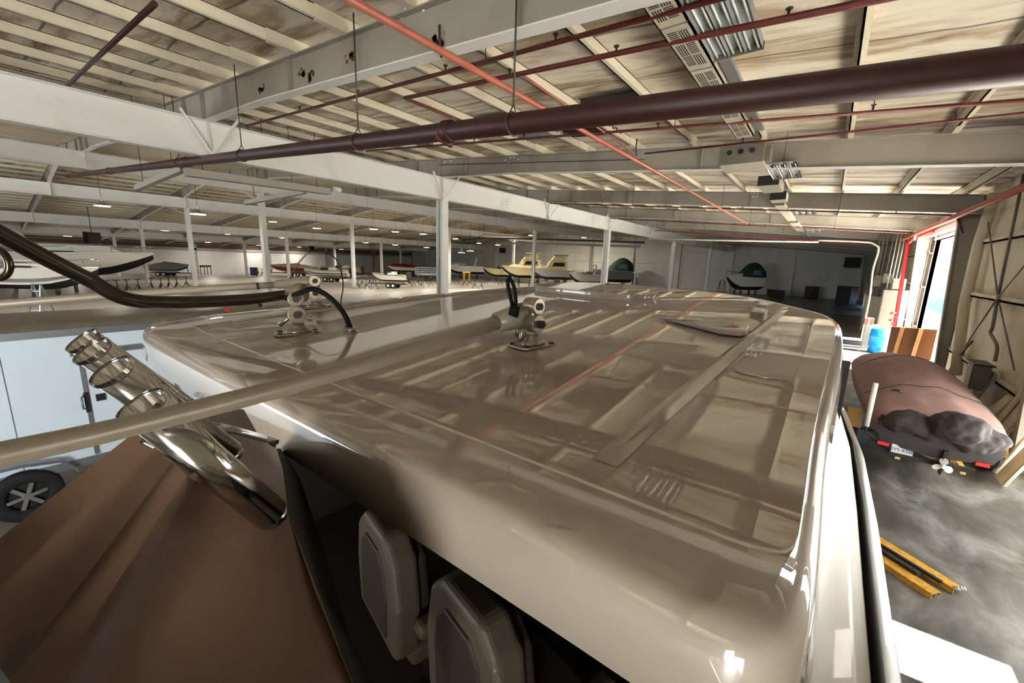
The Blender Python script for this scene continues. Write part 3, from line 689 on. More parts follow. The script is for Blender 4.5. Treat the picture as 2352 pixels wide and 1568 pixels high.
# raised panel right of the rib
def plate(name, poly, h, m, dz=.003, bev=.012, n=4):
    P0 = chaikin(poly, 2); c0 = sum(P0, Vector())/len(P0)
    secs = [[(p.x, p.y, zt(p.x, p.y)+dz-.004) for p in P0]]
    for t_, hh in ((.03, h*.02), (.0, h*.78), (.0, h*.86), (.004, h*.95), (.008, h*.99), (.014, h), (.03, h), (.5, h), (.97, h)): secs.append([(p.lerp(c0, t_).x, p.lerp(c0, t_).y, zt(p.lerp(c0, t_).x, p.lerp(c0, t_).y)+dz+hh) for p in P0])
    return MB().loft(secs, True, True, True).build(name, m, boat)
plate('raised_panel', [(-.27, 1.9), (-.24, 1.82), (-.1, 1.84), (-.05, 1.9), (-.05, 2.5), (-.05, 3.2), (-.09, 3.3), (-.2, 3.3), (-.24, 3.22), (-.26, 2.6)], .004, m_gel)
fh = plate('hatch', [(-2.6, 3.75), (-2.45, 3.62), (-2.0, 3.5), (-1.55, 3.45), (-1.32, 3.5), (-1.22, 3.68), (-1.3, 4.1), (-1.55, 4.35), (-2.2, 4.35), (-2.55, 4.1)], .055, m_gel)
# low scoop vent
q = P(1700, 775, z=H-.38)
sc = MB(); b0 = Vector((q.x, q.y, 0))
poly = [(-.52, .22), (-.1, -.02), (0, .0), (.02, .06), (0.0, .3), (-.1, .36)]
lo_ = [(q.x+a, q.y+b, zt(q.x+a, q.y+b)+.008) for a, b in poly]
hi_ = [(q.x+a, q.y+b-.02, zt(q.x+a, q.y+b)+.01+h) for (a, b), h in zip(poly, (.002, .034, .036, .032, .02, .012))]
sc.loft([lo_, hi_], False, True, True); s_ = sc.build('scoop_vent', m_gel, boat, bevel=.006)
# ---- cabin side, side deck and hull on the right
def yl(y, *p): return [(x, y, z+BT*y) for x, z in p]
def bowf(y): return 0 if y < 3.4 else -.035*(y-3.4)**2-(((y-5.2)/4.2)**2*1.4 if y > 5.2 else 0)
secs = []
for y in (-3.2, -1, .2, .62, .9, 1.3, 2, 3, 4, 4.8, 5.6, 6.4, 7.4, 8.4, 9.2):
    w_ = bowf(y)
    tz = (H-.66 if y > .55 else H-1.2)-max(0, y-3.8)*.22
    secs.append(yl(y, (-.02+w_, tz), (.05+w_, tz-.12), (.14+w_, tz-.35 if y > .55 else tz-.2), (.25+w_, H-1.35), (.33+w_, H-1.56)))
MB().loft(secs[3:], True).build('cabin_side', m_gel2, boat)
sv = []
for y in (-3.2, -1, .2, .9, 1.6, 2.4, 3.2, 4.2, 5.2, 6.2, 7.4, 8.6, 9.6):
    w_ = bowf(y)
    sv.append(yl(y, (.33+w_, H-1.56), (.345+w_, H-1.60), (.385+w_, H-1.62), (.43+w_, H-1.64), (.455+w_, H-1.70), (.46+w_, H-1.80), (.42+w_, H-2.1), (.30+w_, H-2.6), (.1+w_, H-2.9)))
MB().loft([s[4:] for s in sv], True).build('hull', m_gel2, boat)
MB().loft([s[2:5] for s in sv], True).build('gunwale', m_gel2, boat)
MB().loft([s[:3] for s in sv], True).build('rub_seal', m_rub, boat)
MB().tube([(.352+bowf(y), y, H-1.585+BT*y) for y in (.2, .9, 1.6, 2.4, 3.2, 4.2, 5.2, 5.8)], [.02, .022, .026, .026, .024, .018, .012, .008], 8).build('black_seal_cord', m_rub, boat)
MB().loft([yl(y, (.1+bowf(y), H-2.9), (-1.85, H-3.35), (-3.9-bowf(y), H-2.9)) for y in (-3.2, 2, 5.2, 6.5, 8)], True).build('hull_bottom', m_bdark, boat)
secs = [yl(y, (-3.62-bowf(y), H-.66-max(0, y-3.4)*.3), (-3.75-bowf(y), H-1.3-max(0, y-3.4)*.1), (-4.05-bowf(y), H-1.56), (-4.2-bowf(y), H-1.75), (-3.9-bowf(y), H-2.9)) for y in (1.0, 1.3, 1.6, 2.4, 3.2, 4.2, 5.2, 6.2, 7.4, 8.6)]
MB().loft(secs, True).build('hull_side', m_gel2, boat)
# foredeck and front of the cabin
MB().loft([[(.33+bowf(y), y, H-1.56+BT*y-.06*(y-4.6)), (-1.85, y, H-1.55+BT*y-.06*(y-4.6)), (-4.05-bowf(y), y, H-1.56+BT*y-.06*(y-4.6))] for y in (4.6, 5.6, 6.6, 7.6)], True).build('foredeck', m_gel2, boat)
MB().loft([[(-.05, 4.0, H-.5), (-.8, 4.7, H-.46), (-1.85, 4.85, H-.45), (-2.9, 4.2, H-.48), (-3.5, 3.0, H-.5)], [(.1, 5.0, H-1.4), (-.8, 5.7, H-1.38), (-1.85, 5.9, H-1.36), (-2.9, 5.4, H-1.38), (-3.7, 4.0, H-1.4)]], True).build('windshield', m_bglass, boat)
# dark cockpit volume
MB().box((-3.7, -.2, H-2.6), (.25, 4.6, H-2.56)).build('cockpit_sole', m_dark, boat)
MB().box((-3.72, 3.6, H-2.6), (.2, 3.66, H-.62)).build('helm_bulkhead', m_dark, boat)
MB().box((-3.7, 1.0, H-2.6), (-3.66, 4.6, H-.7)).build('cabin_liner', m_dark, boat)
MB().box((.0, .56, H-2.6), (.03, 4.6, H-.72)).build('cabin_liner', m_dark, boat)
# captain's chairs seen under the hardtop
def cap_chair(loc, rz, lab):
    c = empty('helm_chair', loc, lab, 'chair', 'helm chairs under the hardtop', rz)
    prof = [(-.25, 0), (-.27, .30), (-.23, .52), (-.13, .62), (.13, .62), (.23, .52), (.27, .30), (.25, 0)]
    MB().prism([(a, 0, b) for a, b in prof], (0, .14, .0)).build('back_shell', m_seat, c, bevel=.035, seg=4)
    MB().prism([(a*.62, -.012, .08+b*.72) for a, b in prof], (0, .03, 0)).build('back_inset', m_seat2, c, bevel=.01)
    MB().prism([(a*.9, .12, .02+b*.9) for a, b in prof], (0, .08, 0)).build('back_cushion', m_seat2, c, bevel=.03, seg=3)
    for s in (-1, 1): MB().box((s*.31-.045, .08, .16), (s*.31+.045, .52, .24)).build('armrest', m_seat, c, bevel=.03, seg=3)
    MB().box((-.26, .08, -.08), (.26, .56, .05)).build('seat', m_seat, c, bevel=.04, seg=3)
    MB().cyl((0, .3, -.08), (0, .3, -(loc[2]-(H-2.56))), .05, n=16).build('pedestal', m_steel, c)
    return c
cap_chair(P(1050, 1600, d=1.55)+Vector((0, 0, -.19)), math.radians(-14), 'cream helm chair with a tan inset back, the nearer one at bottom centre')
cap_chair(P(862, 1400, d=2.1)+Vector((0, 0, -.12)), math.radians(-14), 'cream helm chair half lost in shadow, left of the nearer one')

# ------------------------------------------------------------------ moulded cockpit wing in the left foreground
def WP(px, py, d): return P(px, py, d=d)
rows = []                                           # ridge lines from the upper end to the lower left end
ends = [((318, 985, .60), (-120, 1330, .42)), ((345, 1012, .60), (-90, 1430, .42)), ((363, 1030, .555), (-40, 1480, .385)), ((395, 1062, .60), (20, 1560, .42)), ((430, 1092, .555), (70, 1640, .375)), ((452, 1104, .60), (110, 1680, .42)), ((520, 1150, .62), (300, 1700, .44)), ((640, 1210, .66), (700, 1700, .50)), ((662, 1180, .70), (860, 1700, .56))]
secs = []
for k in range(9):
    t_ = k/8
    secs.append([WP(*(a+(b-a)*t_ for a, b in zip(e0, e1))) for e0, e1 in ends])
wing = MB().loft(secs, True).build('cockpit_wing', m_wing_shade, boat); wing['label'] = 'moulded gelcoat wing with long ridges, shade put into its brown colour'
secs = [[WP(x, y, d) for x, y, d in ((318, 985, .60), (430, 930, .80), (560, 940, 1.0))], [WP(x, y, d) for x, y, d in ((430, 1092, .555), (560, 1010, .8), (600, 1010, 1.0))], [WP(x, y, d) for x, y, d in ((662, 1180, .70), (650, 1080, .85), (635, 1030, 1.0))]]
MB().loft(secs, True).build('top_face', m_wing_shade, wing)
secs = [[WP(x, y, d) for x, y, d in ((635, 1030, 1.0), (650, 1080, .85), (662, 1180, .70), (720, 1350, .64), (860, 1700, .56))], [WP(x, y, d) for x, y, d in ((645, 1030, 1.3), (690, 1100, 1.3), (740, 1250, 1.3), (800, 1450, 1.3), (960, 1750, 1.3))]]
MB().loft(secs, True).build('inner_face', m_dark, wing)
# ------------------------------------------------------------------ rod holder rack
rk = at0('rod_holder_rack', 'row of four polished stainless rod holder tubes at the left', 'rod holders')
tubes = [((325, 930), .47, (622, 1180), .62, .0235), ((256, 852), .545, (520, 1040), .70, .024), ((211, 805), .62, (480, 985), .78, .024), ((190, 782), .69, (455, 960), .86, .024)]
for (a, d0, b, d1, r) in tubes:
    p = P(*a, d=d0); q = P(*b, d=d1)
    o = MB().shell(p, q, r, .0025, 32).build('holder_tube', m_steel, rk)
    ax = (q-p).normalized()
    MB().tube([p-ax*.002, p+ax*.004], r+.0022, 32, cap=False).build('rim', m_steel, o)
    MB().sphere(q, r, 16, 8).build('end_cap', m_steel, o)
p0 = P(470, 1010, d=.72); 
MB().tube([P(420, 980, d=.66), P(520, 990, d=.8), P(600, 1010, d=1.0)], .014, 14).build('cross_tube', m_steel, rk)
MB().tube([P(330, 1010, d=.56), P(470, 1080, d=.64), P(600, 1185, d=.74)], .006, 10).build('weld_rail', m_steel, rk)
rebase(rk, P(400, 1010, d=.6))
# stainless bracket between hardtop and rack
br = at0('stainless_bracket', 'shiny stainless bracket tucked under the hardtop corner', 'bracket')
MB().bar(P(500, 1030, d=1.02), P(628, 1010, d=1.15), .05, .012).build('bar', m_steel, br); MB().bar(P(510, 1048, d=1.0), P(630, 1026, d=1.13), .012, .03).build('lip', m_steel, br)
rebase(br, P(560, 1020, d=1.08))
# ------------------------------------------------------------------ antennas on ratchet mounts
def mount(parent, base, dirv, lever, scale=1.0, z_=None):
    """base: point on hardtop; dirv: horizontal unit vector the pole leaves along"""
    d = Vector(dirv).normalized(); s = Vector((d.y, -d.x, 0)); b = Vector(base); u = Vector((0, 0, 1)); k = scale
    pl = MB(); pl.prism([b+d*(.07*k*x_)+s*(.045*k*y_)-u*.002 for x_, y_ in ((-1, -.7), (-.8, -1), (.8, -1), (1, -.7), (1, .7), (.8, 1), (-.8, 1), (-1, .7))], u*.01)
    bp = pl.build('base_plate', m_cast, parent, bevel=.003)
    for sx in (-1, 1):
        for sy in (-1, 1):
            c0 = b+d*.052*k*sx+s*.03*k*sy+u*.008; MB().cyl(c0, c0+u*.004, .007*k, n=12).build('screw', m_black, bp)
    pd = MB().loft([[b+u*(.008+h)+d*(a*k*math.cos(2*math.pi*j/12))+s*(c_*k*math.sin(2*math.pi*j/12)) for j in range(12)] for h, a, c_ in ((0, .045, .032), (.012, .03, .024), (.03, .022, .02), (.05, .02, .018))], True, True, True)
    pd.build('pedestal', m_cast, parent)
    h1 = b+u*.065*k
    MB().cyl(h1-s*.026*k, h1+s*.012*k, .027*k, n=24).build('ratchet_disc', m_cast, parent, bevel=.003)
    MB().cyl(h1+s*.014*k, h1+s*.03*k, .024*k, n=24).build('ratchet_disc', m_cast, parent, bevel=.003)
    MB().cyl(h1-s*.03*k, h1-s*.04*k, .012*k, n=6).build('hex_nut', m_black, parent)
    MB().tube([h1+s*.034*k, h1+s*.04*k-d*lever[0]*.5+u*lever[1]*.5, h1+s*.042*k-d*lever[0]+u*lever[1]], [.006*k, .007*k, .009*k], 10).build('lever', m_cast, parent)
    h2 = b+u*.115*k
    MB().tube([h1+u*.01*k, h2], [.017*k, .016*k], 14).build('swivel_neck', m_cast, parent)
    MB().cyl(h2-s*.024*k, h2+s*.024*k, .024*k, n=24).build('swivel_joint', m_cast, parent, bevel=.004)
    MB().cyl(h2-s*.03*k, h2+s*.03*k, .011*k, n=6).build('pivot_bolt', m_black, parent)
    return h2
def surf(px, py):
    q = P(px, py, z=H-.42)
    for _ in range(12): q = P(px, py, z=zt(q.x, q.y)+.003)
    return q
# antenna 1: the long pole that passes close to the lens
an = at0('antenna', 'long cream antenna pole laid back from the centre mount past the lens', 'antenna', 'laid down antennas on ratchet mounts')
b1 = surf(1222, 792)
far = P(0, 1050, d=.92)
h2 = b1+Vector((0, 0, .2))
dirv = (far-h2); dh = Vector((dirv.x, dirv.y, 0)).normalized()
mount(an, b1, dh, (-.02, -.13), 1.7)
pa = P(1205, 722, d=2.06); pb_ = P(1140, 741, d=1.98)
far2 = P(-160, 1092, d=.84)
MB().tube([h2, pa], [.034, .05], 14).build('ferrule', m_cast, an)
MB().tube([pa, pb_, pb_+(pb_-pa)*.02], [.062, .050, .036], 24).build('sleeve', m_ant, an)
pts = [pb_, P(980, 792, d=1.115), P(720, 870, d=.653), P(340, 968, d=.406), P(0, 1044, d=.303), P(-160, 1080, d=.272)]
MB().tube(bez(pts, 6), [(.033, .0215, .014, .0104, .0097, .0094)[k//6]+((.033, .0215, .014, .0104, .0097, .0094, .0094)[k//6+1]-(.033, .0215, .014, .0104, .0097, .0094)[k//6])*(k % 6)/6 for k in range(31)], 24).build('pole', m_ant, an)
lp = [P(1180, 714, d=2.04), P(1172, 680, d=2.04), P(1166, 648, d=2.04), P(1172, 641, d=2.04), P(1182, 665, d=2.03), P(1186, 714, d=2.02)]
MB().tube(bez(lp, 5), .010, 8).build('cable_loop', m_rub, an)
MB().tube([P(1170, 712, d=1.97), P(1192, 717, d=1.97)], .028, 10).build('cable_tie', m_rub, an)
g1 = surf(1196, 770)
MB().cyl(g1, g1+Vector((0, 0, .04)), .03, n=6).build('cable_gland', m_cast, an); MB().tube([g1+Vector((0, 0, .02)), g1+Vector((0, 0, .08)), P(1188, 735, d=2.1)], .015, 8).build('cable', m_rub, an)
rebase(an, b1)
# antenna 2: dark bronze bent tube with the thick black cable
an = at0('bent_tube_rail', 'dark bronze bent tube ending in a ratchet mount with a black cable', 'antenna')
b2 = surf(685, 765); D2 = (cam.matrix_world.inverted() @ b2).z*-1
h2 = b2+Vector((0, 0, .2)); e = P(660, 676, d=D2-.02)
dh = (P(400, 700, d=D2-.25)-e); dh.z = 0
mount(an, b2, dh, (-.09, -.07), 1.7)
MB().tube([P(700, 672, d=D2-.03), P(686, 672, d=D2-.03), e], [.05, .052, .036], 20).build('socket', m_cast, an)
pts = [e, P(560, 688, d=D2-.25), P(400, 694, d=D2-.5), P(290, 686, d=D2-.66), P(200, 640, d=D2-.76), P(100, 590, d=D2-.88), P(-60, 505, d=D2-1.06)]
cl_ = bez(pts, 8); n = len(cl_)
MB().tube(cl_, [.0275]*n, 24).build('tube', m_bronze, an)
MB().tube(arc(P(-14, 604, d=.8), .03, -110, 120, 20, (_X[0]*0+RW[0][0], RW[1][0], RW[2][0]), (0, 0, 1)), .0065, 12).build('ring_handle', m_bronze, an)
kc = [P(655, 685, d=D2-.06), P(690, 672, d=D2-.08), P(722, 664, d=D2-.04), P(760, 685, d=D2), P(790, 720, d=D2+.02), surf(806, 762)+Vector((0, 0, .02))]
MB().tube(bez(kc, 8), .014, 12).build('cable', m_rub, an)
g2 = surf(806, 763); MB().cyl(g2, g2+Vector((0, 0, .03)), .032, n=6).cyl(g2-Vector((0, 0, .003)), g2+Vector((0, 0, .006)), .042, n=20).build('cable_gland', m_cast, an)
rebase(an, b2)
# antenna 3: cream pole with a blue and a green band behind
an = at0('antenna', 'cream antenna pole with blue and green bands behind the bent tube', 'antenna', 'laid down antennas on ratchet mounts')
b3 = surf(728, 706); D3 = (cam.matrix_world.inverted() @ b3).z*-1
e = P(700, 647, d=D3); dh = P(300, 668, d=D3-.4)-e; dh.z = 0
mount(an, b3, dh, (-.2, -.03), 1.9)
MB().tube([P(722, 646, d=D3), P(700, 646, d=D3), P(640, 653, d=D3-.03), P(632, 654, d=D3-.03)], [.038, .042, .038, .03], 20).build('sleeve', m_ant, an)
pts = [P(632, 654, d=D3-.03), P(400, 668, d=D3-.35), P(200, 682, d=D3-.6), P(0, 698, d=D3-.8), P(-140, 708, d=D3-.9)]
MB().tube(bez(pts, 5), .0265, 20).build('pole', m_ant, an)
for px, m_ in ((582, m_bnavy), (591, m_bgreen)):
    a = P(px-3, 657, d=D3-.1); b_ = P(px+3, 656.5, d=D3-.09); MB().tube([a, b_], .0275, 20).build('band', m_, an)
lc = [P(666, 640, d=D3-.1), P(680, 612, d=D3-.1), P(710, 580, d=D3-.1), P(745, 578, d=D3-.1), P(775, 600, d=D3-.1), P(788, 650, d=D3-.15), P(783, 700, d=D3-.4), P(796, 755, d=D2+.02)]
MB().tube(bez(lc, 8), .0052, 8).build('cable', m_bronze, an)
rebase(an, b3)

# ------------------------------------------------------------------ covered boat on its trailer, right side
def loftsec(pts): return [Vector(p) for p in pts]
cb = at0('covered_boat', 'small powerboat under a faded maroon canvas cover with a black motor cover', 'boat')
secs = []
#   y, xl, xr, gunwale z, crown z
for y, xl, xr, zg, zc, bulge in ((9.0, 1.12, 2.72, 1.02, 1.16, .05), (9.35, 1.02, 2.80, 1.06, 1.30, .08), (10.0, .97, 2.82, 1.1, 1.42, .1), (11.0, .90, 2.84, 1.12, 1.52, .12), (12.2, .87, 2.86, 1.12, 1.62, .12), (12.6, .87, 2.86, 1.12, 1.72, .1), (13.6, .85, 2.86, 1.12, 1.66, .1), (14.8, .87, 2.84, 1.12, 1.5, .08), (16.0, 1.0, 2.7, 1.12, 1.34, .05), (17.0, 1.3, 2.4, 1.12, 1.24, .03), (17.6, 1.7, 2.0, 1.12, 1.16, .0)):
    y = 10.1+(y-9.0)*7.5/8.6; row = []; n = 14
    row.append((xl+.06, y, zg-.38)); row.append((xl+.0, y, zg-.2)); row.append((xl-.02, y, zg-.03))
    for k in range(n+1):
        t = k/n; x = xl+(xr-xl)*t
        row.append((x, y+.03*math.sin(9*t+y), zg+(zc-zg)*(math.sin(math.pi*t)**.75)+.012*math.sin(t*21+y*3)))
    row += [(xr+.02, y, zg-.03), (xr, y, zg-.2), (xr-.06, y, zg-.38)]
    secs.append(row)
cv = MB().loft(secs, True).build('canvas_cover', m_maroon, cb); cv.modifiers.new('sub', 'SUBSURF').render_levels = 2
ct2 = bpy.data.textures.new('ripples', 'CLOUDS'); ct2.noise_scale = .5; d2 = cv.modifiers.new('ripples', 'DISPLACE'); d2.texture = ct2; d2.strength = .06
for yy, nm in ((11.3, 'cover_seam'), (13.9, 'cover_seam')):
    pts = []
    for k in range(17):
        t = k/16; i = min(range(len(secs)), key=lambda i: abs(secs[i][8][1]-yy)); a, b = secs[max(i-1, 0)], secs[i]
        j = 3+round(t*14); f = (yy-a[8][1])/(b[8][1]-a[8][1]) if b[8][1] != a[8][1] else 0
        pts.append((a[j][0]+(b[j][0]-a[j][0])*f, yy, a[j][2]+(b[j][2]-a[j][2])*f+.008))
    MB().tube(pts, .008, 6).build(nm, m_blackc, cb)
# hull below the cover
hs = []
for y, xl, xr, zk in ((10.08, 1.2, 2.64, .42), (11.3, 1.05, 2.74, .42), (13, 1.0, 2.76, .44), (15, 1.08, 2.68, .5), (16.6, 1.45, 2.3, .66), (17.5, 1.78, 1.92, .9)):
    cx = (xl+xr)/2; hs.append([(xl, y, 1.05), (xl+.06, y, .72), (xl+.2, y, zk+.14), (cx, y, zk), (xr-.2, y, zk+.14), (xr-.06, y, .72), (xr, y, 1.05)])
MB().loft(hs, True, cap=True).build('hull', m_bcream, cb)
# black motor cover and skirt at the stern
mc = MB()
for (c0, r_, sc) in (((1.56, 9.96, 1.06), .30, (1.2, .9, .62)), ((2.1, 9.82, 1.16), .36, (1.05, 1.05, .72)), ((2.5, 10.0, 1.0), .28, (1.0, .85, .62)), ((1.82, 9.98, .98), .3, (1.1, .8, .7)), ((2.32, 9.95, .96), .3, (1.1, .8, .8)), ((1.35, 10.02, .95), .22, (.9, .8, .8))): mc.sphere(c0, r_, 18, 12, sc)
o = mc.build('motor_cover', m_blackc, cb)
rm = o.modifiers.new('remesh', 'REMESH'); rm.mode = 'VOXEL'; rm.voxel_size = .035; rm.use_smooth_shade = True
ct = bpy.data.textures.new('folds', 'CLOUDS'); ct.noise_scale = .22
dm_ = o.modifiers.new('folds', 'DISPLACE'); dm_.texture = ct; dm_.strength = .13; dm_.texture_coords = 'OBJECT'; dm_.texture_coords_object = None; dm_.texture_coords = 'LOCAL'
MB().loft([[(1.14, 10.1, 1.06), (1.9, 10.0, 1.12), (2.7, 10.1, 1.06)], [(1.12, 9.96, .8), (1.9, 9.82, .8), (2.72, 9.96, .8)], [(1.2, 10.0, .56), (1.9, 9.9, .5), (2.62, 10.0, .56)]], True).build('stern_skirt', m_blackc, cb)
# outdrive and propeller
MB().loft([[(2.0, 10.05, .7), (2.06, 10.05, .7), (2.06, 9.8, .7), (2.0, 9.8, .7)], [(2.01, 10.02, .38), (2.05, 10.02, .38), (2.05, 9.85, .38), (2.01, 9.85, .38)], [(2.02, 10.0, .22), (2.04, 10.0, .22), (2.04, 9.9, .22), (2.02, 9.9, .22)]], False, True, True).build('outdrive', m_greas, cb)
pr_ = MB().cyl((2.03, 9.9, .42), (2.03, 9.74, .42), .04, .03, 14).build('propeller_hub', m_bwhite, cb)
for k in range(3):
    a0 = math.radians(90+120*k); ux, uz = math.cos(a0), math.sin(a0)
    blade = []
    for j in range(12):
        th = 2*math.pi*j/12; rr_ = .085+.06*math.cos(th); w_ = .055*math.sin(th)
        blade.append((2.03+ux*rr_-uz*w_, 9.82+w_*.4, .42+uz*rr_+ux*w_))
    MB().prism(blade, (0, .008, 0)).build('propeller_blade', m_bwhite, cb)
for px, py, s_ in ((2060, 897, 1), (2238, 926, 1)):
    q = P(px, py, z=1.5 if px < 2200 else 1.25); MB().tube([q+Vector((-.09, 0, -.02)), q+Vector((-.04, -.01, .01)), q+Vector((.04, -.01, .01)), q+Vector((.09, 0, -.03))], [.004, .02, .022, .004], 10).build('cover_vent', m_black, cb)
rebase(cb, (1.9, 13, .42))
tr = at0('boat_trailer', 'yellow and rusty trailer under the maroon covered boat, with a licence plate', 'trailer')
for s_ in (-1, 1):
    MB().bar((1.9+s_*.42, 10.0, .34), (1.9+s_*.42, 15, .38), .07, .1).build('frame_rail', m_yell2, tr)
    MB().bar((1.9+s_*.42, 15, .38), (1.9, 18.2, .42), .07, .1).build('frame_rail', m_yell2, tr)
    MB().bar((1.9+s_*.32, 10.2, .41), (1.9+s_*.32, 14, .43), .08, .05).build('bunk', m_batten, tr)
MB().bar((1.35, 10.02, .38), (2.45, 10.02, .38), .06, .08).build('rear_crossbar', m_greas, tr)
MB().bar((1.0, 11.5, .3), (2.8, 11.5, .3), .06, .06).build('axle', m_greas, tr)
for s_, x in ((-1, .86), (1, 2.94)):
    w_ = MB(); pr2 = [(-.1, .16), (-.1, .3), (-.06, .325), (.06, .325), (.1, .3), (.1, .16)]
    w_.loft([[(x+a, 11.5+r_*math.cos(2*math.pi*k/28), .325+r_*math.sin(2*math.pi*k/28)) for a, r_ in pr2] for k in range(29)], True)
    wo = w_.build('wheel', m_tyre, tr); MB().cyl((x-.11, 11.5, .325), (x+.11, 11.5, .325), .165, n=24).build('rim', m_bwhite, wo)
    MB().loft([[(x-.13, 11.5+.38*math.cos(math.radians(a)), .34+.38*math.sin(math.radians(a))), (x+.13, 11.5+.38*math.cos(math.radians(a)), .34+.38*math.sin(math.radians(a)))] for a in range(10, 171, 10)], True).build('fender', m_yell2, tr)
ga = P(1990, 978, y=9.95); gb = P(2011, 882, y=9.95)
gp = MB().tube([(1.35, 10.1, .38), (ga.x, 9.97, ga.z-.12), tuple(ga-Vector((0, 0, .04))), tuple(gb)], [.02, .02, .022, .022], 10); gp.build('guide_arm', m_greas, tr)
MB().cyl(ga, gb+Vector((0, 0, .02)), .042, n=16).build('guide_sleeve', m_bwhite, tr)
pl = MB().box((1.36, 9.96, .42), (1.66, 9.975, .58)).build('licence_plate', m_paper, tr, bevel=.004)
tx = bpy.data.curves.new('plate_text', 'FONT'); tx.body = 'SYS 8368'; tx.size = .088; tx.align_x = 'CENTER'; tx.extrude = .001; tx.space_character = .95
to = bpy.data.objects.new('plate_text', tx); COL.objects.link(to); to.parent = pl; to.location = (1.51, 9.957, .462); to.rotation_euler = (math.pi/2, 0, 0); tx.materials.append(m_ink)
bpy.context.view_layer.update(); tm = bpy.data.meshes.new_from_object(to.evaluated_get(bpy.context.evaluated_depsgraph_get())); to2 = bpy.data.objects.new('plate_lettering', tm); COL.objects.link(to2); to2.parent = pl; to2.location = to.location; to2.rotation_euler = to.rotation_euler; bpy.data.objects.remove(to)
for x in (1.24, 2.5): MB().box((x-.08, 9.94, .52), (x+.08, 9.99, .58)).build('tail_light', m_red, tr)
rebase(tr, (1.9, 12, 0))
# the pallet jack
pj = at0('pallet_jack', 'chipped yellow pallet jack lying on the stained concrete', 'pallet jack')
A0 = P(1995, 1265, z=.1); A1 = P(2140, 1362, z=.08); B0 = P(2040, 1215, z=.1); B1 = P(2205, 1325, z=.08)
ax = (A1-A0); ax.z = 0; ax.normalize(); sd = Vector((-ax.y, ax.x, 0))
if sd.dot(B1-A1) < 0: sd = -sd
A0 = A1-ax*1.15; wid = .36
for k, off in enumerate((0, wid)):
    a = A0+sd*off; b = A1+sd*off+ax*(0 if k == 0 else .0)
    f = MB(); w_ = .17
    f.prism([a+Vector((0, 0, -.02)), b+Vector((0, 0, -.02)), b+sd*w_*.85+Vector((0, 0, -.02)), a+sd*w_+Vector((0, 0, -.02))], (0, 0, .012))
    f.prism([a+Vector((0, 0, -.095)), b+Vector((0, 0, -.085)), b+Vector((0, 0, -.012)), a+Vector((0, 0, -.012))], sd*.012)
    f.prism([a+sd*w_+Vector((0, 0, -.075)), b+sd*w_*.85+Vector((0, 0, -.06)), b+sd*w_*.85+Vector((0, 0, -.015)), a+sd*w_+Vector((0, 0, -.015))], sd*.012)
    f.build('fork', m_yellow, pj)
    for s2 in (.03, .1): MB().cyl(b-ax*.14+sd*s2+Vector((0, 0, -.055)), b-ax*.14+sd*(s2+.05)+Vector((0, 0, -.055)), .038, n=16).build('load_roller', m_greas, pj)
MB().prism([A0+Vector((0, 0, -.03)), A0+ax*.55+sd*.16+Vector((0, 0, -.03)), A0+ax*.55+sd*.36+Vector((0, 0, -.03)), A0+sd*.5+Vector((0, 0, -.03))], (0, 0, .02)).build('centre_plate', m_greas, pj)
MB().bar(A0+sd*.2+ax*.1, A0+sd*.2+ax*.9, .07, .06).build('lift_beam', m_greas, pj)
rod0 = A0+sd*.05; MB().bar(A0+sd*.33, A1+sd*.33-ax*.1, .04, .03).build('push_rod', m_greas, pj)
MB().prism([A0-ax*.02+Vector((0, 0, -.07)), A0+sd*(wid+.15)-ax*.02+Vector((0, 0, -.07)), A0+sd*(wid+.13)-ax*.02+Vector((0, 0, .1)), A0+sd*.02-ax*.02+Vector((0, 0, .1))], -ax*.14).build('front_frame', m_yellow, pj, bevel=.01)
hyd = MB().cyl(A0+sd*.28-ax*.1+Vector((0, 0, -.02)), A0+sd*.28-ax*.1+Vector((0, 0, .3)), .05, n=16); hyd.build('pump_cylinder', m_greas, pj)
MB().box(*(sorted_ for sorted_ in ((A0+sd*.2-ax*.02).to_tuple(), (A0+sd*.34+ax*.16+Vector((0, 0, .12))).to_tuple()))).build('pump_block', m_black, pj) if False else MB().bar(A0+sd*.28, A0+sd*.28+ax*.25, .13, .1).build('pump_block', m_black, pj)
for s2 in (.2, .3, .38): MB().cyl(A1+sd*(wid+.02)+ax*(-.02+s2*.1)+sd*(s2-.3)*.4+Vector((0, 0, 0)), A1+sd*(wid+.05)+ax*(.02+s2*.1)+sd*(s2-.3)*.4+Vector((0, 0, .03)), .022, n=10).build('bolt', m_chrome, pj)
MB().bar(A0+sd*.28-ax*.1+Vector((0, 0, .3)), A0+sd*.28-ax*.75+Vector((0, 0, .75)), .04, .04).build('handle_bar', m_yellow, pj)
rebase(pj, A0.lerp(A1, .5)-Vector((0, 0, .08)))
# blue drum, boards leaning at the doorway, boxes
bd = at0('plastic_drum', 'bright blue plastic drum standing by the doorway', 'drum')
c0 = P(2014, 803, z=0); c0 = Vector((2.25, 25.2, 0))
MB().loft([[(c0.x+r_*math.cos(2*math.pi*k/28), c0.y+r_*math.sin(2*math.pi*k/28), z) for k in range(28)] for r_, z in ((.30, .0), (.36, .04), (.37, .3), (.385, .33), (.37, .36), (.38, .75), (.395, .78), (.38, .81), (.36, 1.08), (.30, 1.14))], True, True, True).build('body', m_blue, bd)
MB().cyl((c0.x+.1, c0.y-.12, 1.13), (c0.x+.1, c0.y-.12, 1.17), .05, n=16).build('bung', m_black, bd)
rebase(bd, c0)
bb = at0('plywood_panel', 'brown plywood panel with two tan battens leaning by the doorway', 'panel')
q0 = P(2048, 750, y=21.5); q1 = P(2154, 757, y=21.0); lo0 = P(2042, 815, y=21.4); lo1 = P(2132, 825, y=20.9)
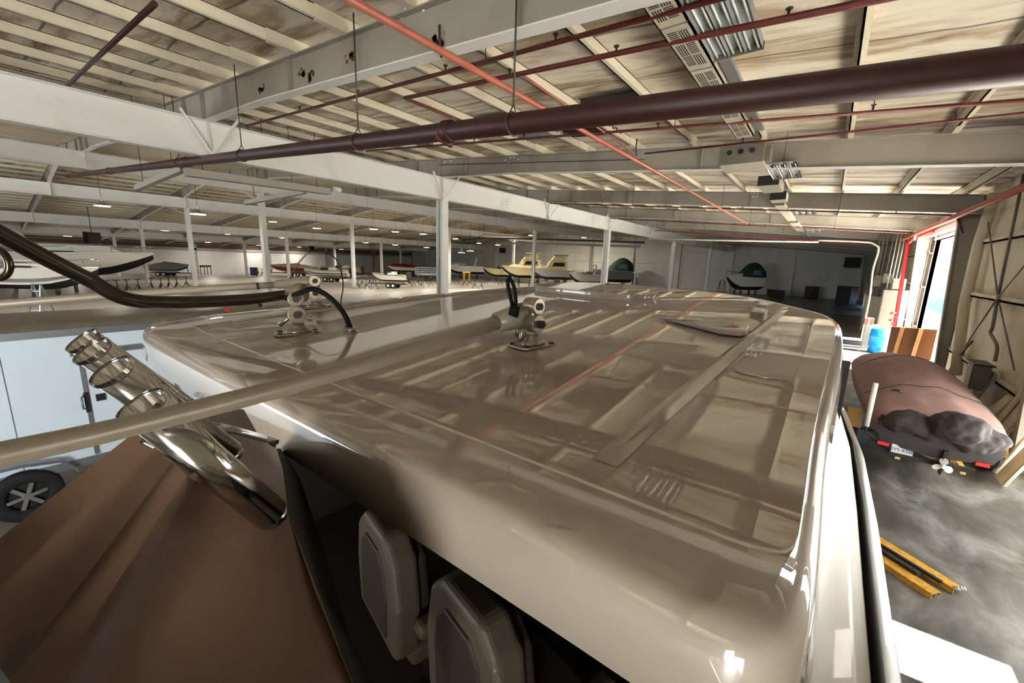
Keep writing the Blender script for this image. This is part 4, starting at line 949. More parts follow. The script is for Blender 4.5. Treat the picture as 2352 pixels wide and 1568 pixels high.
MB().prism([q0, q1, q1+Vector((0, .0, -1.15)), q0+Vector((0, 0, -1.15))], (0, .04, 0)).build('board', m_ply, bb)
MB().prism([q0+Vector((0, .02, -1.15)), q1+Vector((-.08, .02, -1.15)), Vector((q1.x-.12, q1.y+.02, .0)), Vector((q0.x-.0, q0.y+.02, .0))], (0, .04, 0)).build('lower_board', m_navy, bb)
for t_ in (.25, .66):
    a = q0.lerp(q1, t_)+Vector((0, -.03, 0)); MB().bar(a, Vector((a.x-.1, a.y, .02)), .12, .04, (0, 1, 0)).build('batten', m_batten, bb)
rebase(bb, Vector((q0.x+.5, 21.2, 0)))
for (px, py, w_, h_, m_, nm, lab, cat) in ((2000, 760, .5, 1.2, m_ebox, 'cardboard_box', 'pale carton stacked behind the blue drum', 'box'), (2034, 803, .25, .2, m_bwhite, 'small_bucket', 'small white bucket right of the blue drum', 'bucket'), (1994, 745, .35, .3, mat('brown_carton', (150, 84, 60), .8), 'cardboard_box', 'reddish brown carton on top of the pale one', 'box')):
    q = P(px, py, y=26.2 if px < 2030 else 24.6)
    o = empty(nm, (q.x, q.y, 0 if nm != 'cardboard_box' or m_ == m_ebox else 1.2), lab, cat)
    z1 = h_
    if nm == 'small_bucket': MB().tube([(0, 0, 0), (0, 0, .28)], [.11, .14], 16).build('body', m_, o); MB().tube(arc((0, 0, .28), .13, 0, 180, 10), .006, 6).build('handle', m_galv, o)
    else: MB().box((-w_/2, -.2, 0), (w_/2, .2, z1)).build('body', m_, o, bevel=.01); MB().box((-.03, -.205, z1-.25 if z1 > .3 else 0), (.03, .205, z1+.004)).build('tape', m_ecream, o)
# electrical cabinets on the right wall beyond the doorway
for i, (px0, py0, px1, py1, y_, lab) in enumerate([(2030, 628, 2048, 650, 32.5, 'upper grey electrical box with a pale sticker'), (2010, 632, 2022, 658, 34, 'grey electrical box left of the stickered one'), (2052, 640, 2078, 665, 30, 'grey junction box near the red pipe'), (1990, 680, 2018, 775, 34, 'tall grey electrical cabinet at the floor'), (2030, 665, 2068, 770, 30, 'wide grey electrical cabinet beside the red column')]):
    a = P(px0, py0, y=y_); b = P(px1, py1, y=y_)
    zb_ = b.z if b.z > .9 else 0
    o = at0('electrical_cabinet', lab, 'electrical box', None)
    MB().box((a.x, y_, zb_), (b.x, y_+.4, a.z)).build('casing', m_ebox, o, bevel=.01)
    MB().box((a.x+.03, y_-.02, zb_+.04), (b.x-.03, y_, a.z-.04)).build('door', m_ebox, o, bevel=.005)
    if i == 0: MB().box((a.x+.18, y_-.026, (a.z+zb_)/2-.05), (a.x+.3, y_-.02, (a.z+zb_)/2+.1)).build('sticker', m_paper, o)
    for k in (0, 1):
        MB().cyl((a.x+.12+.15*k, y_+.15, a.z), (a.x+.12+.15*k, y_+.15, deck(a.x)+.01), .03, n=8).build('conduit', m_ebox, o)
    rebase(o, ((a.x+b.x)/2, y_+.2, zb_))
# bright red riser with hoses beside the doorway
rr = at0('red_riser', 'bright red standpipe with valves left of the bright doorway', 'pipe')
MB().tube([(2.96, 27.6, 0), (2.9, 27.6, 1.4), (2.86, 27.6, 2.6), (2.76, 27.6, 5.1)], .075, 14).build('pipe', m_red, rr)
MB().tube([(2.76, 27.6, 5.1), (2.9, 27.3, 5.35), (3.2, 25, 5.5)], .075, 12).build('elbow', m_red, rr)
for k in range(9):
    z = .35+k*.17; a = random.uniform(-.18, .18); MB().cyl((2.86+a, 27.45, z), (2.86+a, 27.35, z+.02), .07, n=14).build('valve_wheel', m_red, rr)
MB().cyl((2.8, 27.45, 1.75), (2.8, 27.4, 1.75), .05, n=12).build('gauge', m_yellow, rr)
rebase(rr, (2.9, 27.6, 0))
# right wall fittings between the first rafters
dp = at0('downspout', 'fat cream downspout pipe against the right wall panels', 'pipe')
MB().tube([P(2248, 600, x=WX-.22)+Vector((0, 0, 1.9)), P(2248, 560, x=WX-.22), P(2215, 700, x=WX-.22), P(2195, 860, x=WX-.22)], .13, 18).build('pipe', m_wall, dp)
rebase(dp, P(2215, 700, x=WX-.22))
xb = WX-.2
cross = [((2268, 480), (2293, 683)), ((2352, 560), (2150, 880)), ((2293, 683), (2330, 830)), ((2352, 412), (2293, 683))]
g = at0('wind_brace', 'crossed steel rods bracing the right wall', 'brace')
hubp = P(2292, 683, x=xb)
for (p, r_) in (((2262, 450), .018), ((2352, 400), .03), ((2395, 560), .016), ((2180, 850), .02), ((2330, 850), .018)):
    a = P(*p, x=xb); MB().tube([hubp, a], r_, 8).build('rod', m_darkbox, g)
MB().cyl(hubp-Vector((.02, 0, 0)), hubp+Vector((.02, 0, 0)), .07, n=16).build('hub_plate', m_ebox, g)
a = P(2233, 783, x=xb); b = P(2205, 815, x=xb); MB().tube([a, b], .03, 10).build('turnbuckle', m_darkbox, g)
rebase(g, hubp)
hp = at0('hanging_conduit', 'bent grey conduit dropping down the right wall to a box', 'conduit')
MB().tube(bez([P(2290, 690, x=xb-.03), P(2280, 750, x=xb-.03), P(2275, 765, x=xb-.03), P(2290, 795, x=xb-.03), P(2285, 830, x=xb-.03)], 5), .035, 10).build('pipe', m_darkbox, hp); rebase(hp, P(2280, 755, x=xb-.03))
wx = at0('wall_box', 'grey metal box on the right wall above the hanging sheets', 'electrical box')
a = P(2265, 833, x=xb-.02); MB().box((a.x-.3, a.y-.55, a.z-.62), (a.x, a.y+.02, a.z)).build('casing', m_darkbox, wx, bevel=.01)
MB().box((a.x-.34, a.y-.7, a.z), (a.x+.02, a.y+.1, a.z+.04)).build('lid', m_greas, wx); MB().box((a.x-.31, a.y-.5, a.z-.58), (a.x-.3, a.y-.03, a.z-.04)).build('door', m_ebox, wx)
rebase(wx, a)
# loose panels, pipes and clutter stacked against the wall
rnd = random.Random(3)
for k in range(9):
    y_ = 15.6-.62*k; h_ = rnd.uniform(.9, 1.7); w_ = rnd.uniform(.06, .2)
    o = at0('leaning_pipe' if k % 2 else 'metal_sheet', ['dirty white sheet leaning at the far end of the wall clutter', 'pale tube leaning next to the far sheet', 'bent cream sheet below the grey wall box', 'pale tube right of the bent sheet', 'dirty cream panel in the middle of the wall clutter', 'pale tube in front of the cream panel', 'cream panel beside the motor cover', 'pale tube by the motor cover', 'nearest cream panel leaning on the right wall'][k], 'panel' if k % 2 == 0 else 'pipe')
    if k % 2: MB().cyl((3.0, y_, .04), (3.5, y_+.1, h_), .045, n=10).build('tube', m_wall, o); MB().cyl((3.497, y_+.1, h_-.004), (3.505, y_+.102, h_+.015), .05, n=10).build('cap', m_ebox, o)
    else: MB().prism([(2.98, y_, .02), (2.98, y_+.5, .02), (3.48, y_+.5, h_), (3.48, y_, h_)], (.03, 0, .01)).build('sheet', m_wall, o); MB().bar((2.97, y_, .03), (3.46, y_, h_), .05, .03).build('edge_strip', m_ebox, o)
    rebase(o, (3.2, y_, 0))
nt_ = at0('floor_machine', 'grey and white machine with black hoses by the right wall', 'machine')
MB().box((2.95, 8.6, .1), (3.4, 9.2, .9)).build('body', m_ebox, nt_, bevel=.05); MB().box((3.0, 8.65, .9), (3.35, 9.1, 1.15)).build('tank', m_bwhite, nt_, bevel=.05)
MB().tube(bez([(3.0, 8.6, .9), (2.85, 8.5, 1.2), (2.95, 8.4, 1.35), (3.1, 8.45, .6), (3.05, 8.5, .2)], 6), .03, 8).build('hose', m_rub, nt_)
for yy in (8.7, 9.1): MB().cyl((2.95, yy, .09), (3.4, yy, .09), .09, n=16).build('wheel', m_tyre, nt_)
rebase(nt_, (3.2, 8.9, 0))
# light canopy beam and round ring at the doorway head
bm = at0('door_track', 'pale track hood over the top of the big doorway', 'door track')
MB().bar((3.35, 20.4, 5.42), (3.35, 26.9, 5.42), .22, .16).build('hood', m_extw, bm); MB().tube(arc((3.2, 26.6, 5.3), .35, 200, -20, 14, (1, 0, 0), (0, 0, 1)), .04, 8).build('bracket_ring', m_ecream, bm); rebase(bm, (3.35, 23.6, 5.4))
# things outside the doorway
MB2 = at0('neighbour_building', 'cyan and white building with blue trim outside the doorway', 'building')
MB().box((9.2, 44, -.1), (9.4, 95, 7.5)).build('wall', m_extc, MB2); MB().box((9.1, 43.6, -.1), (9.5, 44, 7.8)).build('corner_trim', m_extb, MB2); MB().box((8.9, 43.5, 7.5), (9.9, 95, 7.9)).build('eave', m_extw, MB2)
rebase(MB2, (9.3, 60, -.1))
tag(MB().box((WX+.2, -60, -.3), (90, 200, -.12)).build('ground', mat('pale_outdoor_paving', (200, 196, 186), .8)), kind='structure')
for k in range(3):
    o = empty('parked_boat', (14+4.5*k, 62-7*k, -.12), ['white boat parked farthest outside the doorway', 'white boat in the middle of the row outside the doorway', 'nearest white boat parked outside the doorway'][k], 'boat')
    MB().loft([[(x*(1-t**2.2)*1.2, (t-.5)*7, z+1+t*.3) for x, z in ((-1, .8), (-.9, .2), (0, -.3), (.9, .2), (1, .8))] for t in (0, .3, .6, .85, .98)], True, cap=True).build('hull', m_bwhite, o)
    MB().box((-.7, -1.6, 1.8), (.7, .8, 2.9)).build('cabin', m_bwhite, o, bevel=.15); MB().box((-.72, -1, 2.2), (.72, .4, 2.6)).build('window', m_bglass, o)
    for s in (-2, 2): MB().box((-.4, s-.1, 0), (.4, s+.1, .9)).build('cradle', m_stand, o)

m_bcr2 = mat('ivory_hull', (228, 219, 200), .3, var=.03, coat=.3)
m_bgrey2 = mat('pale_grey_hull', (176, 176, 168), .35, var=.03)
# ------------------------------------------------------------------ white enclosed trailer on the left
tX = -8.3; tTop = 2.62
T = at0('enclosed_trailer', 'white enclosed cargo trailer with a side door and chrome wheels, at left', 'trailer')
y0, y1 = -5.2, 5.0
MB().box((tX-2.3, y0, .62), (tX, y1, tTop-.04)).build('body', m_twhite, T, bevel=.02)
MB().loft([[(tX+.02, y, tTop-.05), (tX-.05, y, tTop), (tX-.6, y, tTop+.05), (tX-1.15, y, tTop+.07), (tX-1.7, y, tTop+.05), (tX-2.25, y, tTop), (tX-2.32, y, tTop-.05)] for y in (y0-.02, -2, 1, 3, y1+.02)], True, cap=True).build('roof', m_troof, T)
MB().box((tX-.01, y0, tTop-.13), (tX+.025, y1, tTop-.03)).build('roof_rail', m_alu, T)
MB().box((tX-.01, y0, .56), (tX+.03, y1, .68)).build('bottom_rail', m_alu, T)
for yy in (-3.6, -2.4, -1.2, 0.02, 2.8, 4.2): MB().box((tX, yy-.004, .68), (tX+.006, yy+.004, tTop-.13)).build('seam', m_darkbox, T)
dy0 = P(182, 780, x=tX).y; dy1 = dy0+.98
d = MB().box((tX, dy0, .72), (tX+.02, dy1, 2.2)).build('side_door', m_twhite, T, bevel=.004)
fr = MB(); fr.box((tX, dy0-.05, .70), (tX+.035, dy0, 2.25)); fr.box((tX, dy1, .70), (tX+.035, dy1+.05, 2.25)); fr.box((tX, dy0-.12, 2.2), (tX+.05, dy1+2.0, 2.28)); fr.build('door_frame', m_alu, T)
MB().box((tX+.02, dy0+.06, 1.5), (tX+.045, dy0+.16, 1.6)).build('latch', m_black, d)
MB().tube([(tX+.04, dy0-.06, 1.62), (tX+.1, dy0-.09, 1.6), (tX+.1, dy0-.09, 1.44), (tX+.04, dy0-.06, 1.42)], .014, 8).build('bar_handle', m_alu, d)
MB().box((tX+.03, dy0-.06, 1.36), (tX+.05, dy0-.01, 1.66)).build('hasp', m_black, d)
for yy in (0.0, -.92):
    w_ = MB(); xx = tX+.06; pr2 = [(-.2, .19), (-.2, .33), (-.16, .355), (.0, .355), (.03, .33), (.03, .2), (-.02, .19)]
    w_.loft([[(xx+a, yy+r_*math.cos(2*math.pi*k/32), .355+r_*math.sin(2*math.pi*k/32)) for a, r_ in pr2] for k in range(33)], True)
    wo = w_.build('wheel', m_tyre, T)
    MB().cyl((xx-.1, yy, .355), (xx-.04, yy, .355), .2, n=28).build('rim_well', m_black, wo)
    for k in range(6):
        a0 = 2*math.pi*k/6+.2; MB().bar((xx-.0, yy, .355), (xx+.0, yy+.19*math.cos(a0), .355+.19*math.sin(a0)), .045, .03, (1, 0, 0)).build('spoke', m_chrome, wo)
    MB().cyl((xx-.02, yy, .355), (xx+.03, yy, .355), .045, n=18).build('hub_cap', m_chrome, wo)
MB().loft([[(tX-.0, y, z), (tX+.16, y, z), (tX+.17, y, z-.03)] for y, z in ((-1.45, .58), (-1.3, .78), (-.95, .84), (-.0, .84), (.35, .78), (.5, .58))], True).build('fender', m_alu, T)
for (px, py) in ((597, 700), (521, 711)):
    q = P(px, py, x=tX+.0); MB().cyl((tX, q.y, max(q.z, 2.2)), (tX+.02, q.y, max(q.z, 2.2)), .036, n=14).build('marker_light', m_black if px > 560 else m_red, T)
rebase(T, (tX-1.15, 0, 0))

# ------------------------------------------------------------------ boats standing in the hall
def hull_secs(Ln, B, D, flare=.12, sheer=.25):
    """stations from stern (y=-L/2) to bow (y=L/2); returns bottom and topside rows"""
    bot, topr = [], []
    for i in range(13):
        t = i/12; y = (t-.5)*Ln
        b = B/2*(1 if t < .45 else max(.015, 1-((t-.45)/.55)**2.3)); bc = b*(.86-.25*max(0, t-.5))
        zs = D+sheer*t**2; zk = 0 if t < .6 else D*.85*((t-.6)/.4)**2.2; zc = zk+(D*.32)*(1-.2*t)
        zc = min(zc, zs-.12)
        yb = y+(0 if t < .9 else .35*(t-.9)*10*.25)
        bot.append([(-bc, y, zc), (-bc*.5, y, (zk+zc)/2-.02), (0, y, zk), (bc*.5, y, (zk+zc)/2-.02), (bc, y, zc)])
        topr.append((bc, b, y, yb, zc, zs))
    return bot, topr
def make_boat(name, label, loc, rz, Ln, B, D, hullm, botm, deckm, style, base_z=.75, stripe=None, cat='boat', group=None):
    o = empty(name, (loc[0], loc[1], 0), label, cat, group, rz); z0 = base_z
    bot, tp = hull_secs(Ln, B, D)
    up = lambda rows: [[(x, y, z+z0) for x, y, z in r] for r in rows]
    MB().loft(up(bot), True, cap=True).build('hull_bottom', botm, o)
    for s in (-1, 1):
        rows = [[(s*bc, y, zc), (s*(bc*.6+b*.4), (y+yb)/2, zc+(zs-zc)*.5), (s*b, yb, zs)] for bc, b, y, yb, zc, zs in tp]
        MB().loft(up(rows), True).build('topside', hullm, o)
        if stripe: MB().loft(up([[(s*(bc*.82+b*.18+.008), y, zc+(zs-zc)*.15), (s*(bc*.72+b*.28+.012), y, zc+(zs-zc)*.38)] for bc, b, y, yb, zc, zs in tp]), True).build('stripe', stripe, o)
    bc, b, y, yb, zc, zs = tp[0]
    MB().add(up([[(-bc, y, zc), (bc, y, zc), (b, y, zs), (-b, y, zs)]])[0], [(0, 1, 2, 3)]).build('transom', hullm, o)
    rows = [[(-b*.99, yb, zs-.0), (-b*.5, yb, zs+.04), (0, yb, zs+.06), (b*.5, yb, zs+.04), (b*.99, yb, zs)] for bc, b, y, yb, zc, zs in tp]
    MB().loft(up(rows), True).build('deck', deckm, o)
    MB().tube([(s_, yb, zs+z0) for s_, yb, zs in [(-t[1], t[3], t[5]) for t in tp]+[(t[1], t[3], t[5]) for t in tp[::-1]]], .035 if D < 1.75 else .1, 6).build('rub_rail', deckm if style != 'runabout' else m_stand, o)
    dz = z0+D
    def trunk(y0, y1, w0, w1, za, h, m, nm, rake0=.2, rake1=.8, bev=.08):
        v = [(-w0, y0, za), (w0, y0, za), (w1, y1, za), (-w1, y1, za), (-w0*.85, y0+rake0, za+h), (w0*.85, y0+rake0, za+h), (w1*.8, y1-rake1, za+h), (-w1*.8, y1-rake1, za+h)]
        return MB().add(v, [(0, 3, 2, 1), (4, 5, 6, 7), (0, 1, 5, 4), (1, 2, 6, 5), (2, 3, 7, 6), (3, 0, 4, 7)]).build(nm, m, o, bevel=bev, seg=3)
    if style in ('express', 'flybridge', 'covered'):
        trunk(-Ln*.05, Ln*.40, B*.36, B*.12, dz+.05, D*(.28 if Ln < 12 else .42), deckm, 'cabin_trunk', .1, Ln*.12)
        for s in (-1, 1): MB().prism([(s*B*.345, Ln*.02, dz+.15), (s*B*.345, Ln*.16, dz+.16), (s*B*.30, Ln*.15, dz+.28), (s*B*.335, Ln*.02, dz+.28)], (s*.02, 0, 0)).build('cabin_window', m_bglass, o)
        # bow rail
        MB().tube([(s_*.9, y_, z_+z0+.55) for s_, y_, z_ in [(-t[1], t[3], t[5]) for t in tp[6:]]+[(t[1], t[3], t[5]) for t in tp[:5:-1]]], .025, 6).build('bow_rail', m_steel, o)
        for t in tp[6::2]:
            for s in (-1, 1): MB().cyl((s*t[1]*.92, t[3], t[5]+z0), (s*t[1]*.9, t[3], t[5]+z0+.55), .02, n=6).build('stanchion', m_steel, o)
    if style == 'express':
        trunk(-Ln*.22, Ln*.06, B*.42, B*.36, dz+.05, D*.5 if D < 1.25 else D*.3, m_bglass if D < 1.25 else m_bgrey, 'windshield', .1, Ln*.09, .04)
        arch_ = [(-B*.46, -Ln*.25, dz), (-B*.42, -Ln*.29, dz+D*.95), (0, -Ln*.3, dz+D*1.1), (B*.42, -Ln*.29, dz+D*.95), (B*.46, -Ln*.25, dz)]
        MB().tube(bez(arch_, 5), .13, 8).build('radar_arch', deckm, o)
        if D < 1.25: MB().loft([[(-B*.4, -Ln*.28, dz+D*.9), (0, -Ln*.28, dz+D*1.02), (B*.4, -Ln*.28, dz+D*.9)], [(-B*.38, -Ln*.02, dz+D*.72), (0, -Ln*.01, dz+D*.82), (B*.38, -Ln*.02, dz+D*.72)]], True).build('bimini_top', m_bnavy, o)
    if style == 'flybridge':
        trunk(-Ln*.36, Ln*.17, B*.42, B*.38, dz+.02, D*.82, deckm, 'cabin', .05, Ln*.12, .08)
        for s in (-1, 1): MB().prism([(s*B*.39, -Ln*.28, dz+D*.30), (s*B*.38, Ln*.02, dz+D*.30), (s*B*.345, -Ln*.03, dz+D*.66), (s*B*.355, -Ln*.28, dz+D*.66)], (s*.03, 0, 0)).build('side_window', m_bglass, o)
        trunk(-Ln*.30, Ln*.04, B*.42, B*.34, dz+D*.84, D*.5, deckm, 'flybridge', -.05, Ln*.1, .1)
        MB().box((-B*.4, -Ln*.36, dz+D*1.32), (B*.4, -Ln*.02, dz+D*1.42)).build('bimini_top', m_raft, o, bevel=.04)
        for s in (-1, 1):
            for yy in (-Ln*.33, -Ln*.06): MB().cyl((s*B*.38, yy, dz+D*.84), (s*B*.38, yy, dz+D*1.34), .03, n=6).build('bimini_post', m_steel, o)
        if Ln > 8: pass
    if style == 'covered':
        rows = []
        for k in range(7):
            t = k/6; y = -Ln*.5+Ln*.62*t; w_ = B*.48*(1-.12*t); h = D*(.25+.95*math.sin(math.pi*min(1, .18+t*.85)))
            rows.append([(-w_, y, dz), (-w_*.9, y, dz+h*.6), (-w_*.45, y, dz+h*.96), (0, y, dz+h), (w_*.45, y, dz+h*.96), (w_*.9, y, dz+h*.6), (w_, y, dz)])
        MB().loft(rows, True, cap=True).build('camper_canvas', m_bgreen, o)
        for s in (-1, 1): MB().prism([(s*B*.47, -Ln*.35, dz+D*.2), (s*B*.45, -Ln*.1, dz+D*.22), (s*B*.42, -Ln*.12, dz+D*.6), (s*B*.43, -Ln*.33, dz+D*.6)], (s*.02, 0, 0)).build('canvas_window', m_bgrey, o)
    if style in ('runabout', 'center'):
        MB().box((-B*.36, -Ln*.42, dz-.02), (B*.36, Ln*.12, dz+.09)).build('cockpit_liner', m_btan, o, bevel=.03)
        trunk(0, Ln*.12, B*.38, B*.30, dz+.03, .38, m_bglass, 'windshield', .28, .05, .02)
        for s in (-1, 1): MB().box((s*B*.2-.22, -Ln*.18, dz+.03), (s*B*.2+.22, -Ln*.08, dz+.45)).build('seat', m_bwhite, o, bevel=.05)
        MB().box((-.2, -Ln*.5-.5, dz-.35), (.2, -Ln*.5+.02, dz+.45)).build('outboard_cowl', m_blackc, o, bevel=.1, seg=3); MB().box((-.05, -Ln*.5-.35, z0-.15), (.05, -Ln*.5-.1, dz-.3)).build('outboard_leg', m_blackc, o)
    if style == 'tarp':
        rows = []
        for k, t in enumerate(tp):
            bc, b, y, yb, zc, zs = t; h = .12+.42*math.sin(math.pi*min(1, k/12*1.05))*(1 if k != 5 else 1.35)
            rows.append([(-b*1.03, yb, zs-.12+z0), (-b*.98, yb, zs+z0+.03), (-b*.45, yb, zs+z0+h*.8), (0, yb, zs+z0+h), (b*.45, yb, zs+z0+h*.8), (b*.98, yb, zs+z0+.03), (b*1.03, yb, zs-.12+z0)])
        MB().loft(rows, True, cap=True).build('cover', deckm, o)
    if style == 'pontoon':
        for s in (-1, 1):
            MB().tube([(s*B*.36, -Ln/2, z0+.2), (s*B*.36, Ln*.42, z0+.2), (s*B*.36, Ln*.5, z0+.35)], [.3, .3, .05], 14).build('pontoon_tube', m_alu, o)
            f = MB()
            for zz in (.62, .95, 1.28): f.box((s*B*.48-.02, -Ln*.45, z0+zz), (s*B*.48+.02, Ln*.45, z0+zz+.05))
            for k in range(7): f.box((s*B*.48-.02, -Ln*.45+Ln*.9*k/6-.02, z0+.5), (s*B*.48+.02, -Ln*.45+Ln*.9*k/6+.02, z0+1.3))
            f.build('fence_rail', m_alu, o)
    return o
def trailer_for(loc, rz, Ln, B, label, m=m_stand):
    o = empty('boat_trailer', (loc[0], loc[1], 0), label, 'trailer', None, rz)
    for s in (-1, 1):
        MB().bar((s*B*.28, -Ln*.45, .5), (s*B*.28, Ln*.2, .52), .08, .12).build('frame_rail', m, o); MB().bar((s*B*.28, Ln*.2, .52), (0, Ln*.62, .5), .08, .12).build('frame_rail', m, o)
        MB().bar((s*B*.22, -Ln*.4, .62), (s*B*.22, Ln*.2, .64), .1, .1).build('bunk', m_batten, o)
        for yy in (-Ln*.16, -Ln*.02):
            w_ = MB().tube([(s*B*.46-.1, yy, .33), (s*B*.46+.1, yy, .33)], .33, 18).build('wheel', m_tyre, o); MB().cyl((s*B*.46+s*.09, yy, .33), (s*B*.46+s*.115, yy, .33), .16, n=12).build('rim', m_bwhite, w_)
    MB().bar((-B*.46, -Ln*.09, .36), (B*.46, -Ln*.09, .36), .08, .08).build('axle', m, o)
    MB().bar((0, Ln*.55, .5), (0, Ln*.55, 0.02), .06, .06).build('jack', m, o)
    MB().bar((0, Ln*.5, .5), (0, Ln*.47, 1.25), .08, .08).build('winch_post', m, o)
    return o
vdir = Vector((RW[0][0], RW[1][0], 0)).normalized()   # direction that runs level to the right as seen
def head(deg): 
    a = math.atan2(vdir.y, vdir.x)+math.radians(deg); return a-math.pi/2      # +y of the boat along this heading
def sup(o_loc, rz, Ln, B, z, lab):
    grp = 'blocking posts under the stored boats'
    vs_ = 1 if math.cos(rz-head(0)) > 0 else -1
    for s in (-1, 1):
        for t in (-.32, .12):
            c_ = Vector((s*B*.26, Ln*t, 0)); c_.rotate(Matrix.Rotation(rz, 3, 'Z')); o = empty('keel_block', (o_loc[0]+c_.x, o_loc[1]+c_.y, 0), '%s %s blocking post under the %s' % ('near' if s*vs_ > 0 else 'far', 'stern' if t < 0 else 'midship', lab), 'boat stand', grp)
            MB().box((-.12, -.12, 0), (.12, .12, z)).build('post', m_stand, o); MB().box((-.2, -.2, z), (.2, .2, z+.08)).build('pad', m_batten, o)
BO = [  # name, label, pixel of floor under the hull, heading, L, B, D, mats, style, keel height, stripe, support
 ('cabin_cruiser', 'large cream cabin cruiser with a long bow rail at the far left', (150, 668), 8, 14.5, 4.2, 1.8, m_bcr2, m_bdark, m_bwhite, 'express', 1.35, None, 'b'),
 ('cabin_cruiser', 'white cruiser in front of the larger cream one at the left edge', (70, 690), 4, 9.5, 3.0, 1.35, m_bwhite, m_bdark, m_bwhite, 'express', .8, m_darkbox, 'b'),
 ('covered_boat', 'small boat under a grey cover at the far left wall', (390, 634), 5, 5.4, 2.1, .7, m_bgrey, m_bdark, m_bgrey, 'tarp', .75, None, 't'),
 ('speedboat', 'dark red hulled boat with a tan cover near the left wall', (675, 634), 185, 7.4, 2.4, .85, m_bred, m_bwhite, m_btan, 'tarp', .7, None, 't'),
 ('speedboat', 'white runabout with a dark green stripe on a trailer', (752, 646), 182, 6.4, 2.2, .8, m_bwhite, m_bwhite, m_bwhite, 'runabout', .75, m_bgreen, 't'),
 ('fishing_boat', 'tan bass boat on a trailer under the loop of cable', (785, 636), 178, 7.2, 2.2, .8, m_btan, m_btan, m_bcream, 'runabout', .75, None, 't'),
 ('skiff', 'white skiff on a two wheel trailer left of the near column', (896, 661), 176, 4.3, 1.7, .75, m_bwhite, m_bdark, m_bcream, 'runabout', .8, None, 't'),
 ('speedboat', 'white bowrider with a maroon cover behind the white skiff', (925, 634), 183, 6.4, 2.3, 1.0, m_bwhite, m_bdark, m_bred, 'tarp', .9, None, 'b'),
 ('pontoon_boat', 'pontoon boat with silver rails partly behind the near column', (983, 645), 182, 4.2, 2.3, .3, m_alu, m_alu, m_bwhite, 'pontoon', .9, None, 'b'),
 ('cabin_cruiser', 'white express cruiser with dark windows right of the near column', (1068, 640), 186, 7.4, 2.7, 1.15, m_bwhite, m_bdark, m_bwhite, 'express', 1.2, None, 'b'),
 ('speedboat', 'cream speedboat with a yellow bow left of the flybridge yachts', (1150, 645), 182, 6.4, 2.3, 1.1, m_bcream, m_bdark, m_bwhite, 'runabout', 1.0, None, 'b'),
 ('flybridge_yacht', 'cream flybridge yacht, the left one of the pair', (1203, 649.5), 182, 7.6, 2.8, 1.35, m_bcream, m_bdark, m_bcream, 'flybridge', 1.1, None, 'b'),
 ('flybridge_yacht', 'cream flybridge yacht with a brown topped bridge, the right one of the pair', (1266, 654), 181, 6.9, 2.8, 1.3, m_bgrey2, m_bdark, m_bcream, 'flybridge', 1.1, None, 'b'),
 ('cabin_cruiser', 'small white cruiser left of the boat with green canvas', (1342, 660), 184, 4.8, 2.2, 1.1, m_bwhite, m_bdark, m_bwhite, 'express', .8, None, 'b'),
 ('cabin_cruiser', 'grey cruiser with a dark green canvas enclosure', (1403, 657), 180, 6.4, 2.6, 1.45, m_bgrey, m_bdark, m_bgrey, 'covered', .9, None, 'b'),
 ('cabin_cruiser', 'cruiser standing alone in the dark bay at the end wall', (1702, 678), 188, 5.0, 2.4, 1.3, m_bwhite, m_bdark, m_bwhite, 'covered', 1.0, None, 'b'),
]
for ib, (nm, lab, (px, py), hd, Ln, B, D, hm, bm_, dm, st, kz, stp, sp) in enumerate(BO):
    if ib >= 9: D *= 1.3; kz -= .25
    q = P(px, py, z=0); rz = head(hd)
    make_boat(nm, lab, q, rz, Ln, B, D, hm, bm_, dm, st, kz, stp)
    if sp == 't': trailer_for(q, rz, Ln, B, 'trailer carrying the '+lab.split(' on ')[0].split(' at ')[0].split(' near ')[0])
    else: sup(q, rz, Ln, B, kz-.1, ' '.join(lab.split()[:9]))
# ------------------------------------------------------------------ jack stands, ladders and odds on the hall floor
js = empty('boat_stand', (0, 0, 0), 'dark tripod boat stand standing empty on the hall floor', 'boat stand', 'empty tripod stands on the hall floor')
for k in range(3):
    a = 2*math.pi*k/3+.4; MB().bar((0, 0, .75), (.42*math.cos(a), .42*math.sin(a), 0.02), .05, .05).build('leg', m_stand, js)
MB().cyl((0, 0, .3), (0, 0, 1.15), .035, n=8).build('post', m_stand, js); MB().box((-.17, -.17, 1.15), (.17, .17, 1.2)).build('pad', m_stand, js)
JP = [(250, 678), (272, 676), (295, 674), (320, 672), (350, 669), (372, 668), (390, 665), (408, 664), (430, 663), (586, 634), (594, 633), (603, 634), (612, 633), (822, 662), (832, 658), (842, 664), (850, 655), (864, 664), (875, 650), (942, 656), (950, 660), (960, 655), (968, 662), (978, 652), (988, 658), (998, 652), (1040, 645), (1052, 650), (1066, 656), (1078, 655), (1100, 650), (1114, 652), (1122, 646), (1090, 662), (1106, 664), (1142, 652), (1150, 655), (1190, 660), (1215, 662), (1236, 661), (1300, 662), (1322, 660)]
for i, (px, py) in enumerate(JP):
    q = P(px, py, z=0); o = js if i == 0 else copy_tree(js); o.location = q; o.rotation_euler = (0, 0, px*.7)
    c0, nm_ = [(b_, n_) for b_, n_ in ((0, 'by the white cruisers'), (9, 'by the far left column'), (13, 'around the white skiff'), (26, 'right of the near column'), (35, 'below the yellow bowed speedboat'), (37, 'in front of the flybridge yachts')) if i >= b_][-1]
    o['label'] = '%s empty dark stand from the left %s' % (ORD[min(11, i-c0)] if i-c0 < 12 else 'last', nm_)
